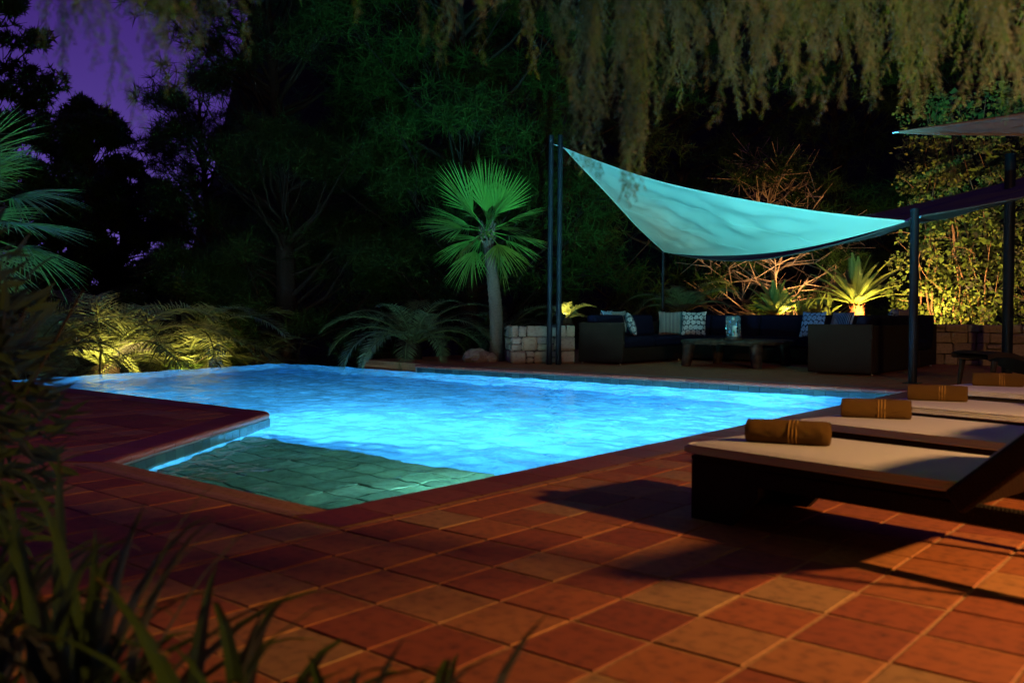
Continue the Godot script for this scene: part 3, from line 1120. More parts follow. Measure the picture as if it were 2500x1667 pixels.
func build_loungers() -> void:
	var first := make_lounger("white cushioned wicker sun lounger at the end of the row by the ledge")
	var spots := [
		[Vector3(3.62, 0, -2.06), 10.0, ""],
		[Vector3(4.84, 0, -2.05), 13.0, "white cushioned wicker sun lounger, second from the ledge"],
		[Vector3(6.08, 0, -2.10), 13.0, "white cushioned wicker sun lounger, third from the ledge"],
		[Vector3(7.62, 0, -2.16), 14.0, "white cushioned wicker sun lounger, fourth from the ledge"],
	]
	for k in spots.size():
		var o: Node3D = first
		if k > 0:
			o = first.duplicate()
			o.name = numbered("sun_lounger")
			add_child(o)
			o.set_meta("label", spots[k][2])
		o.position = spots[k][0]
		o.rotation.y = deg_to_rad(-float(spots[k][1]))
	var names := ["rolled ochre towel on the lounger at the ledge end", "rolled ochre towel on the second lounger from the ledge", "rolled ochre towel on the third lounger from the ledge", "rolled ochre towel on the fourth lounger from the ledge"]
	var ts := [[Vector3(3.82, 0.349, -1.66), 14.0], [Vector3(5.07, 0.349, -1.70), 18.0], [Vector3(6.33, 0.349, -1.73), 14.0], [Vector3(7.92, 0.349, -1.72), 14.0]]
	for k in 4:
		make_towel(ts[k][0], deg_to_rad(float(ts[k][1])), names[k], k + 3)
	# wave-shaped rattan chaise by the terrace
	var c := thing("wave_chaise", "low brown rattan chaise with a wave-shaped seat", "chaise", Vector3(11.9, 0, -2.9), deg_to_rad(-42.0))
	var g := G.new()
	var pr := []
	for k in 25:
		var u := k / 24.0 * 2.0
		pr.append(Vector2(u, 0.34 + 0.13 * sin(u * 3.6 + 0.9) + (0.28 * pow(maxf(u - 1.3, 0.0), 1.4))))
	for k in 24:
		var a: Vector2 = pr[k]
		var b: Vector2 = pr[k + 1]
		for y in [0.0, -0.06]:
			g.quad(Vector3(a.x, a.y + y, -0.35), Vector3(a.x, a.y + y, 0.35), Vector3(b.x, b.y + y, 0.35), Vector3(b.x, b.y + y, -0.35))
		for z in [-0.35, 0.35]:
			g.quad(Vector3(a.x, a.y, z), Vector3(b.x, b.y, z), Vector3(b.x, b.y - 0.06, z), Vector3(a.x, a.y - 0.06, z))
	part("seat", g.mesh(), M.wicker, c)
	for x in [0.12, 1.75]:
		for z in [-0.3, 0.3]:
			var lg := G.new()
			var top := 0.36 if x < 1.0 else 0.26
			lg.tube([Vector3(x - 0.05, 0, z), Vector3(x, top, z)], [0.022, 0.035], 8)
			part("leg", lg.mesh(), M.wicker, c)

# ---------------------------------------------------------------- sofas, table, pillows
func build_seating() -> void:
	sofa("wicker_sofa", "black wicker sofa with navy cushions beside the square stone planter", Vector3(13.7, 0, -10.04), 0.0, 2.2)
	sofa("wicker_sofa", "black wicker sofa with navy cushions standing before the cycads", Vector3(16.9, 0, -10.04), -PI / 2, 5.4)
	sofa("wicker_sofa", "black wicker sofa with navy cushions beside the shade sail post", Vector3(15.88, 0, -4.62), PI, 2.2, true)
	# low table of a thick weathered slab
	var t := thing("low_table", "low table of a thick weathered wooden slab on stubby legs", "table", Vector3(14.75, 0, -7.37))
	var g := G.new()
	var out := []
	for k in 28:
		var a := TAU * k / 28.0
		var c := cos(a)
		var s := sin(a)
		var r := 1.0 / pow(pow(absf(c), 5.0) + pow(absf(s), 5.0), 0.2)
		r *= 1.0 + 0.035 * sin(a * 7.0 + 1.0) + 0.02 * sin(a * 13.0)
		out.append(Vector3(c * r * 0.74, 0, s * r * 0.86))
	for k in 28:
		var a: Vector3 = out[k]
		var b: Vector3 = out[(k + 1) % 28]
		var y0 := 0.39 + 0.008 * sin(k * 2.1)
		g.tri(Vector3(0, 0.468, 0), b * 0.96 + Vector3(0, 0.466, 0), a * 0.96 + Vector3(0, 0.466, 0))
		g.quad(a * 0.96 + Vector3(0, 0.466, 0), b * 0.96 + Vector3(0, 0.466, 0), b + Vector3(0, 0.44, 0), a + Vector3(0, 0.44, 0))
		g.quad(a + Vector3(0, 0.44, 0), b + Vector3(0, 0.44, 0), b * 0.97 + Vector3(0, y0, 0), a * 0.97 + Vector3(0, y0, 0))
		g.tri(Vector3(0, 0.39, 0), a * 0.97 + Vector3(0, y0, 0), b * 0.97 + Vector3(0, y0, 0))
	part("table_top", g.mesh(), M.wood, t)
	for x in [-0.55, 0.55]:
		for z in [-0.63, 0.63]:
			var l := G.new()
			l.tube([Vector3(x * 1.06, 0, z * 1.06), Vector3(x * 1.02, 0.2, z * 1.02), Vector3(x, 0.40, z)], [0.085, 0.10, 0.115], 9)
			part("leg", l.mesh(), M.wood, t)
	# glass hurricane with mirror mosaic
	var h := thing("hurricane_lantern", "glass hurricane lantern with mirror mosaic on the low table", "lantern", Vector3(14.3, 0.47, -7.2))
	var base := G.new()
	base.tube([Vector3(0, 0, 0), Vector3(0, 0.015, 0), Vector3(0, 0.05, 0), Vector3(0, 0.06, 0)], [0.16, 0.17, 0.12, 0.02], 20)
	part("base", base.mesh(), M.wood, h)
	var gl := G.new()
	gl.tube([Vector3(0, 0.05, 0), Vector3(0, 0.41, 0)], [0.115, 0.12], 24, false)
	part("glass_cylinder", gl.mesh(), M.glass, h)
	var cd := G.new()
	cd.tube([Vector3(0.02, 0.055, 0.02), Vector3(0.02, 0.24, 0.02), Vector3(0.02, 0.245, 0.02)], [0.045, 0.045, 0.02], 14)
	part("candle", cd.mesh(), M.wax, h)
	var mt := G.new()
	mt.box(Vector3(-0.012, -0.02, -0.002), Vector3(0.012, 0.02, 0.002), 0.001)
	var mm := mt.mesh()
	for k in 12:
		for j in 6:
			if rng.randf() < 0.45:
				continue
			var a := TAU * k / 12.0
			var o := part("mirror_tile", mm, M.mirror, h)
			o.position = Vector3(cos(a) * 0.122, 0.09 + j * 0.055, sin(a) * 0.122)
			o.rotation = Vector3(rr(-0.1, 0.1), PI / 2 - a + rr(-0.12, 0.12), 0)
	# pillows
	var shib := shibori(Color(0.80, 0.77, 0.74), Color(0.03, 0.04, 0.09), 3)
	var shib2 := shibori(Color(0.52, 0.66, 0.86), Color(0.02, 0.06, 0.20), 8)
	var str1 := stripes(Color(0.62, 0.76, 0.86), Color(0.10, 0.18, 0.34), 14)
	var str2 := stripes(Color(0.70, 0.67, 0.62), Color(0.06, 0.07, 0.11), 18)
	pillow(Vector3(14.55, 0.50, -9.86), 8.0, 14.0, str1, "pale blue striped pillow on the sofa beside the stone planter")
	pillow(Vector3(14.78, 0.50, -9.80), -12.0, 16.0, str2, "grey striped pillow between two others on the planter-side sofa")
	pillow(Vector3(15.05, 0.48, -9.66), 38.0, 20.0, shib, "white tie-dyed pillow slumped on the sofa beside the stone planter")
	pillow(Vector3(16.20, 0.48, -9.55), -58.0, 12.0, str2, "dark striped pillow behind the white tie-dyed one in the sofa corner")
	pillow(Vector3(16.15, 0.48, -9.0), -70.0, 14.0, shib, "white square tie-dyed pillow standing upright in the sofa corner")
	pillow(Vector3(16.2, 0.48, -6.62), -100.0, 16.0, shib2, "blue tinted tie-dyed pillow leaning in front of the cycads")
	pillow(Vector3(16.3, 0.48, -6.15), -110.0, 18.0, str1, "striped pillow in the sofa corner in front of the leafy plant")
	pillow(Vector3(15.3, 0.52, -4.95), -170.0, 12.0, shib2, "blue tie-dyed pillow showing above the post-side sofa end")
	pillow(Vector3(15.75, 0.52, -4.95), -185.0, 12.0, str2, "grey striped pillow on the sofa beside the sail post")

func sofa(called: String, label: String, at: Vector3, turn: float, length: float, arm_last := false) -> void:
	# local: runs along +x, back on the -z side, seat faces +z; 1 m deep
	var t := thing(called, label, "sofa", at, turn, "wicker sofas round the low table")
	var g := G.new()
	var ax := length + 0.002 if arm_last else 0.0
	g.box(Vector3(ax, 0.03, 0), Vector3(ax + 0.09, 0.76, 0.98), 0.015)
	part("armrest", g.mesh(), M.wicker, t)
	var b := G.new()
	b.box(Vector3(0.092, 0.03, 0), Vector3(length, 0.74, 0.09), 0.015)
	part("back_panel", b.mesh(), M.wicker, t)
	var s := G.new()
	s.box(Vector3(0.092, 0.04, 0.092), Vector3(length, 0.30, 0.96), 0.015)
	part("seat_base", s.mesh(), M.wicker, t)
	var n := int(round((length - 0.1) / 1.0))
	var w := (length - 0.1) / n
	for k in n:
		var c := G.new()
		soft_slab(c, Vector3(0.10 + k * w, 0.302, 0.22), Vector3(0.085 + (k + 1) * w, 0.47, 0.98), 0.02)
		part("seat_cushion", c.mesh(), M.navy, t)
		var d := G.new()
		soft_slab(d, Vector3(-w / 2 + 0.01, -0.09, -0.23), Vector3(w / 2 - 0.01, 0.09, 0.23), 0.03)
		var o := part("back_cushion", d.mesh(), M.navy, t)
		o.transform = Transform3D(Basis(Vector3.RIGHT, PI / 2 - 0.18), Vector3(0.10 + (k + 0.5) * w, 0.66, 0.21))
	for x in [0.05, length - 0.08]:
		for z in [0.06, 0.9]:
			var f := G.new()
			f.tube([Vector3(x, 0, z), Vector3(x, 0.045, z)], [0.02, 0.02], 8)
			part("foot", f.mesh(), M.steel, t)

func shibori(bg: Color, ink: Color, sd: int) -> StandardMaterial3D:
	var im := Image.create(256, 256, false, Image.FORMAT_RGB8)
	var nz := FastNoiseLite.new()
	nz.seed = sd
	nz.frequency = 0.02
	for y in 256:
		for x in 256:
			var wx := x + nz.get_noise_2d(x, y) * 14.0
			var wy := y + nz.get_noise_2d(x + 400, y) * 14.0
			var cell := 52.0
			var row := int(floor(wy / cell))
			var fx := fposmod(wx + (cell / 2 if row % 2 else 0.0), cell) / cell - 0.5
			var fy := fposmod(wy, cell) / cell - 0.5
			var d := maxf(absf(fx) * 0.866 + absf(fy) * 0.5, absf(fy))
			var ln := smoothstep(0.40, 0.47, d)
			var spot := 1.0 - smoothstep(0.03, 0.09, sqrt(fx * fx * 0.25 + fy * fy * 4.0) + nz.get_noise_2d(x * 3, y * 3) * 0.12)
			im.set_pixel(x, y, bg.lerp(ink, clampf(maxf(ln * (0.65 + nz.get_noise_2d(x * 2, y * 2 + 90)), spot), 0.0, 0.95)))
	return print_cloth(im)

func stripes(bg: Color, ink: Color, n: int) -> StandardMaterial3D:
	var im := Image.create(256, 64, false, Image.FORMAT_RGB8)
	for x in 256:
		var u := fposmod(x * n / 256.0, 1.0)
		var c := ink if u < 0.42 else bg
		for y in 64:
			im.set_pixel(x, y, c.lerp(bg, 0.1 if y % 2 else 0.0))
	return print_cloth(im)

func print_cloth(im: Image) -> StandardMaterial3D:
	var m := StandardMaterial3D.new()
	m.albedo_texture = ImageTexture.create_from_image(im)
	m.roughness = 0.9
	m.metallic_specular = 0.2
	return m

func pillow(at: Vector3, turn: float, lean: float, mt: Material, label: String) -> void:
	var S := 0.25
	var g := G.new()
	var n := 14
	var P := func(u: float, w: float, s: float) -> Vector3:
		var e := (1.0 - u * u) * (1.0 - w * w)
		var pinch := 1.0 - 0.09 * (1.0 - u * u) * w * w - 0.0
		var pinch2 := 1.0 - 0.09 * (1.0 - w * w) * u * u
		return Vector3(u * S * pinch2, w * S * pinch + S, s * 0.085 * pow(e, 0.42))
	for i in n:
		for j in n:
			var u0 := -1.0 + 2.0 * i / n
			var u1 := -1.0 + 2.0 * (i + 1) / n
			var w0 := -1.0 + 2.0 * j / n
			var w1 := -1.0 + 2.0 * (j + 1) / n
			for s in [1.0, -1.0]:
				var a: Vector3 = P.call(u0, w0, s)
				var b: Vector3 = P.call(u1, w0, s)
				var c: Vector3 = P.call(u1, w1, s)
				var d: Vector3 = P.call(u0, w1, s)
				var ua := Vector2(u0, w0) * 0.5 + Vector2(0.5, 0.5)
				var ub := Vector2(u1, w0) * 0.5 + Vector2(0.5, 0.5)
				var uc := Vector2(u1, w1) * 0.5 + Vector2(0.5, 0.5)
				var ud := Vector2(u0, w1) * 0.5 + Vector2(0.5, 0.5)
				if s > 0:
					g.quad(a, d, c, b)
					g.tuv(ua, ud, uc); g.tuv(ua, uc, ub)
				else:
					g.quad(a, b, c, d)
					g.tuv(ua, ub, uc); g.tuv(ua, uc, ud)
	var o := part("pillow", g.mesh(), mt, self)
	o.transform = Transform3D(Basis(Vector3.UP, deg_to_rad(turn)) * Basis(Vector3.RIGHT, -deg_to_rad(lean)), at)
	tag(o, label, "pillow", "pillows on the sofas")

# ---------------------------------------------------------------- shade sails and posts
func build_sails() -> void:
	post("sail_post", "thick black post holding the low corner of the teal-lit shade sail", Vector3(12.55, 0, -3.74), Vector3(12.55, 2.28, -3.74), 0.055)
	var pr := thing("twin_pole", "pair of slim leaning dark poles beside the square stone planter", "pole", Vector3(12.9, 0, -10.1))
	for k in 2:
		var g := G.new()
		var o := Vector3(0.10, 0, 0.13) * k
		g.tube([o, o + Vector3(0.0, 4.1, 0.04)], [0.05, 0.045], 12)
		part("pole", g.mesh(), M.post, pr)
	var cb := G.new()
	cb.tube([Vector3(0, 0.7, 0.0), Vector3(0.10, 0.7, 0.14)], [0.03, 0.03], 8)
	part("crossbar", cb.mesh(), M.post, pr)
	post("sail_post", "thin dark post behind the sofa below the sail's hanging corner", Vector3(16.98, 0, -10.2), Vector3(16.98, 2.28, -10.2), 0.03)
	post("sail_post", "black post standing in front of the ivy hedge and low stone wall", Vector3(15.3, 0, -3.2), Vector3(15.3, 3.3, -3.2), 0.075)
	var s1 := thing("shade_sail", "pale three-cornered shade sail lit teal by the pool", "shade sail", Vector3(13.0, 3.0, -8.0))
	var A := Vector3(13.05, 3.86, -9.86)
	var B := Vector3(16.9, 2.24, -10.12)
	var C := Vector3(12.44, 2.13, -3.83)
	sail(s1, A, B, C, 0.20, 0.06, 0.24, M.sail)
	var s2 := thing("shade_sail", "dark shade sail sharing the thick post with the teal-lit one", "shade sail", Vector3(14.0, 2.3, -4.0))
	sail(s2, Vector3(16.85, 2.20, -9.95), Vector3(12.62, 2.2, -3.68), Vector3(14.9, 4.3, 2.6), 0.34, 0.35, 0.3, M.sail_dark)
	var s3 := thing("shade_sail", "grey brown shade sail stretched high above the ivy hedge", "shade sail", Vector3(9.5, 2.7, -2.5))
	sail(s3, Vector3(9.38, 2.715, -2.956), Vector3(10.6, 2.62, -0.6), Vector3(9.6, 3.0, 1.2), 0.03, 0.05, 0.05, M.sail_brown)
	var rope := G.new()
	rope.tube([Vector3(12.9, 3.95, -10.08) + Vector3(0, 0, 0.04), A], [0.008, 0.008], 6)
	rope.tube([C, Vector3(12.55, 2.2, -3.74)], [0.01, 0.01], 6)
	part("rope", rope.mesh(), M.steel, s1).position = -s1.position

func post(called: String, label: String, a: Vector3, b: Vector3, r: float) -> void:
	var t := thing(called, label, "post", a, 0.0, "posts of the shade sails")
	var g := G.new()
	g.tube([Vector3.ZERO, b - a], [r, r], 16)
	part("pole", g.mesh(), M.post, t)
	var c := G.new()
	c.tube([b - a + Vector3(0, -0.02, 0), b - a + Vector3(0, 0.012, 0), b - a + Vector3(0, 0.02, 0)], [r * 1.08, r * 1.08, r * 0.7], 16)
	part("cap", c.mesh(), M.post, t)
	var p := G.new()
	p.box(Vector3(-r * 1.8, 0.0, -r * 1.8), Vector3(r * 1.8, 0.012, r * 1.8), 0.003)
	part("base_plate", p.mesh(), M.post, t)

# cloth between three corners; each edge sags, hem along the edges
func sail(root: Node3D, A: Vector3, B: Vector3, C: Vector3, sag_ca: float, sag_ab: float, sag_bc: float, mt: Material) -> void:
	var n := 36
	var o := root.position
	var nz := FastNoiseLite.new()
	nz.seed = 11
	nz.frequency = 0.9
	var nrm := (B - A).cross(C - A).normalized()
	var ctr := (A + B + C) / 3.0
	var P := func(i: int, j: int) -> Vector3:
		var b := float(i) / n
		var c := float(j) / n
		var a := 1.0 - b - c
		var p := A * a + B * b + C * c
		var dn := 4.0 * (sag_ca * a * c + sag_ab * a * b + sag_bc * b * c) - 9.0 * a * b * c * 0.25
		var inw := 4.0 * (a * c + a * b + b * c) * (1.0 - clampf(27.0 * a * b * c * 0.5, 0, 1)) * 0.02
		p = p.lerp(ctr, inw)
		# tension folds that run out of the corners
		var f := 0.0
		for q in [[a, b, c], [b, c, a], [c, a, b]]:
			var w: float = q[1] / maxf(q[1] + q[2], 0.001)
			f += sin(w * 17.0 + q[0] * 2.0) * 0.07 * smoothstep(0.25, 0.7, q[0]) * (1.0 - q[0])
		f += nz.get_noise_2d(b * 6.0, c * 6.0) * 0.12 * clampf(27.0 * a * b * c, 0, 1)
		return p - Vector3(0, dn, 0) + nrm * f - o
	var g := G.new()
	var N := func(i: int, j: int) -> Vector3:
		var k := n - i - j
		var p: Vector3 = P.call(i, j)
		var u: Vector3 = (P.call(i + 1, j) if k > 0 else p) - (P.call(i - 1, j) if i > 0 else p)
		var v: Vector3 = (P.call(i, j + 1) if k > 0 else p) - (P.call(i, j - 1) if j > 0 else p)
		if k == 0 and i > 0 and j > 0:
			u = p - P.call(i - 1, j)
			v = p - P.call(i, j - 1)
		var q := u.cross(v)
		return q.normalized() if q.length() > 1e-9 else nrm
	for i in n:
		for j in n - i:
			g.tris(P.call(i, j), P.call(i + 1, j), P.call(i, j + 1), N.call(i, j), N.call(i + 1, j), N.call(i, j + 1))
			if i + j < n - 1:
				g.tris(P.call(i + 1, j), P.call(i + 1, j + 1), P.call(i, j + 1), N.call(i + 1, j), N.call(i + 1, j + 1), N.call(i, j + 1))
	part("cloth", g.mesh(), mt, root)
	for i in [9, 18, 27]:
		var sp := []
		var sr := []
		for j in n - i + 1:
			sp.append(P.call(i, j))
			sr.append(0.005)
		var sg := G.new()
		sg.tube(sp, sr, 5)
		part("seam", sg.mesh(), mt, root)
	for e in 3:
		var h := G.new()
		var pts := []
		var rad := []
		for k in n + 1:
			pts.append(P.call(k, 0) if e == 0 else (P.call(0, k) if e == 1 else P.call(n - k, k)))
			rad.append(0.014)
		h.tube(pts, rad, 6)
		part("hem", h.mesh(), mt, root)
	for c in [A, B, C]:
		var r := G.new()
		var d: Vector3 = (ctr - c).normalized()
		r.tube([c - o - d * 0.06, c - o + d * 0.02], [0.012, 0.012], 8)
		part("corner_ring", r.mesh(), M.steel, root)

# ---------------------------------------------------------------- stone walls
func stone_face(root: Node3D, a: Vector3, b: Vector3, height: float, rows: int, depth: float) -> void:
	# rough blocks laid in courses between a and b; the face looks to the side of (b - a) x up
	var d := (b - a).normalized()
	var outw := Vector3.UP.cross(d).normalized()
	var bs := Basis(d, Vector3.UP, d.cross(Vector3.UP).normalized())
	var L := a.distance_to(b)
	var y := 0.0
	for r in rows:
		var h := height / rows * rr(0.88, 1.12)
		if r == rows - 1:
			h = height - y
		var x := 0.0
		while x < L - 0.01:
			var w := minf(rr(0.14, 0.42), L - x)
			if L - x - w < 0.1:
				w = L - x
			var split := rng.randf() < 0.22 and h > 0.14
			for q in (2 if split else 1):
				var g := G.new()
				var hh := h / 2.0 if split else h
				var yy := y + q * hh
				stone(g, Vector3(w / 2 - 0.007, hh / 2 - 0.007, depth / 2 * rr(0.86, 1.1)))
				var o := part("stone", g.mesh(), M.stone[rng.randi() % 4], root)
				o.transform = Transform3D(bs.rotated(Vector3.UP, rr(-0.03, 0.03)), a + d * (x + w / 2) + Vector3(0, yy + hh / 2, 0) - outw * 0.0 - root.position)
			x += w
		y += h

func stone(g: G, h: Vector3) -> void:
	# block with knocked-off corners and an uneven face
	var b := G.new()
	b.box(-h, h, rr(0.012, 0.03))
	var moved := {}
	for k in b.v.size():
		var p := b.v[k]
		var key := Vector3i(p * 2000.0)
		if not moved.has(key):
			moved[key] = p + Vector3(rr(-0.012, 0.012), rr(-0.012, 0.012), rr(-0.016, 0.016))
		b.v[k] = moved[key]
	for k in range(0, b.v.size(), 3):
		g.tri(b.v[k], b.v[k + 1], b.v[k + 2])

func build_stonework() -> void:
	var pl := thing("stone_planter", "square planter of pale rough stone blocks beside the leaning poles", "planter", Vector3(12.67, 0, -10.81))
	var a := Vector3(12.67, 0, -10.81)
	var b := Vector3(13.54, 0, -9.99)
	var back := Vector3(0.82, 0, -0.87)
	var d := (b - a).normalized()
	var g := G.new()
	var cin := [a + (d - d) + back * 0.06 + d * 0.06, b + back * 0.06 - d * 0.06, b + back - d * 0.06, a + back + d * 0.06]
	for k in 4:
		var p: Vector3 = cin[k] - pl.position
		var q: Vector3 = cin[(k + 1) % 4] - pl.position
		g.quad(p, p + Vector3(0, 0.66, 0), q + Vector3(0, 0.66, 0), q)
	part("mortar_core", g.mesh(), M.mortar, pl)
	var so := G.new()
	so.quad(cin[0] - pl.position + Vector3(0, 0.655, 0), cin[1] - pl.position + Vector3(0, 0.655, 0), cin[2] - pl.position + Vector3(0, 0.655, 0), cin[3] - pl.position + Vector3(0, 0.655, 0))
	part("soil", so.mesh(), M.soil, pl)
	stone_face(pl, a + back * 0.05, b + back * 0.05, 0.70, 3, 0.13)
	stone_face(pl, b + back * 0.12 - d * 0.06, b + back * 1.02 - d * 0.06, 0.70, 3, 0.13)
	stone_face(pl, a + back * 1.02 + d * 0.06, a + back * 0.12 + d * 0.06, 0.70, 3, 0.13)
	var w := thing("stone_wall", "low rubble stone retaining wall below the ivy hedge", "wall", Vector3(17.6, 0, -12.0))
	var core := G.new()
	core.box(Vector3(0.07, 0.0, 0.0), Vector3(0.22, 0.70, 14.0), 0.01)
	part("mortar_core", core.mesh(), M.mortar, w)
	stone_face(w, Vector3(17.62, 0, -12.0), Vector3(17.62, 0, 2.0), 0.73, 4, 0.14)
	var bed := G.new()
	bed.box(Vector3(0.222, GROUND, 0.0), Vector3(6.0, 0.66, 14.0), 0.01)
	var bo := part("planting_bed", bed.mesh(), M.soil, w)
	var rk := thing("garden_rock", "bluish weathered rock at the foot of the fan palm", "rock", Vector3(12.75, 0, -11.75))
	var rg := G.new()
	lump(rg, Vector3(0, 0.09, 0), Vector3(0.32, 0.15, 0.22), 5)
	part("boulder", rg.mesh(), M.stone[2], rk)
	var r2 := G.new()
	lump(r2, Vector3(0.22, 0.06, 0.14), Vector3(0.16, 0.1, 0.14), 9)
	part("stone", r2.mesh(), M.stone[0], rk)

func lump(g: G, c: Vector3, r: Vector3, sd: int) -> void:
	var nz := FastNoiseLite.new()
	nz.seed = sd
	nz.frequency = 0.9
	var P := func(i: int, j: int) -> Vector3:
		var th := PI * i / 10.0
		var ph := TAU * j / 16.0
		var u := Vector3(sin(th) * cos(ph), cos(th), sin(th) * sin(ph))
		return c + u * r * (1.0 + 0.45 * nz.get_noise_3d(u.x * 1.4, u.y * 1.4, u.z * 1.4))
	for i in 10:
		for j in 16:
			g.quad(P.call(i, j), P.call(i, j + 1), P.call(i + 1, j + 1), P.call(i + 1, j))

# ---------------------------------------------------------------- leaves
# fan leaf: stalk along +z, blades spread in the xz plane, y up
func fan_leaf(stalk: float, size: float, blades: int, droop: float, spread: float) -> ArrayMesh:
	var g := G.new()
	g.tube([Vector3.ZERO, Vector3(0, 0.01, stalk * 0.5), Vector3(0, 0, stalk)], [0.016, 0.011, 0.008], 6)
	var c := Vector3(0, 0, stalk)
	for k in blades:
		var u := float(k) / (blades - 1) * 2.0 - 1.0
		var a := u * deg_to_rad(spread)
		var d := Vector3(sin(a), 0.10 * sin(absf(u) * 2.2), cos(a)).normalized()
		var L := size * (1.0 - 0.32 * u * u) * rr(0.93, 1.05)
		var up := Vector3(-sin(a) * 0.35, 1.0, 0).normalized()
		g.blade(c, d, up, L, size * 0.019, droop * rr(0.5, 1.5) + 0.10 * u * u, 4, 0.6 if k % 2 else -0.6)
	return g.mesh()

# feather leaf: starts along +z rising at e0, bends by `bend` radians
func feather(L: float, e0: float, bend: float, pairs: int, leaflet: float, width: float, vee: float, bare := 0.14, stiff := false) -> ArrayMesh:
	var g := G.new()
	var n := 16
	var pts := [Vector3.ZERO]
	var tan_ := [Vector3(0, sin(e0), cos(e0))]
	var rad := [0.018 * L / 1.6]
	for k in n:
		var t := float(k + 1) / n
		var e := e0 - bend * pow(t, 1.25)
		var d := Vector3(0, sin(e), cos(e))
		pts.append(pts[-1] + d * (L / n))
		tan_.append(d)
		rad.append(lerpf(0.018, 0.003, t) * L / 1.6)
	g.tube(pts, rad, 5)
	for k in pairs:
		var t := bare + (1.0 - bare) * (k + 0.5) / pairs
		var f := t * n
		var i := mini(int(f), n - 1)
		var p: Vector3 = pts[i].lerp(pts[i + 1], f - i)
		var d: Vector3 = tan_[i].lerp(tan_[i + 1], f - i).normalized()
		var side := Vector3.RIGHT
		var up := side.cross(-d).normalized()
		if up.y < 0: up = -up
		var ll := leaflet * (sin(PI * pow(clampf(t, 0, 1), 0.8) * 0.93 + 0.12) * 0.85 + 0.15) * rr(0.88, 1.1)
		for s in [-1.0, 1.0]:
			var fwd := lerpf(0.5, 1.1, t)
			var dir: Vector3 = (side * s + d * fwd + up * vee + rand_dir() * (0.03 if stiff else 0.10)).normalized()
			g.blade(p, dir, up, ll, width, 0.06 if stiff else rr(0.1, 0.35), 3, 0.3)
	return g.mesh()

func place_leaf(root: Node3D, called: String, m: Mesh, mt: Material, at: Vector3, az: float, el: float, roll: float, sc := 1.0) -> void:
	var o := part(called, m, mt, root)
	var b := Basis(Vector3.UP, az) * Basis(Vector3.RIGHT, -el) * Basis(Vector3.BACK, roll)
	o.transform = Transform3D(b.scaled(Vector3(sc, sc, sc)), at)

# azimuth that turns local +z towards a direction given by its angle from the view axis, to the right
func az_of(deg_right: float) -> float:
	var th := deg_to_rad(deg_right)
	var d := Vector3(0.7615, 0, -0.648) * cos(th) + Vector3(0.648, 0, 0.7615) * sin(th)
	return atan2(d.x, d.z)

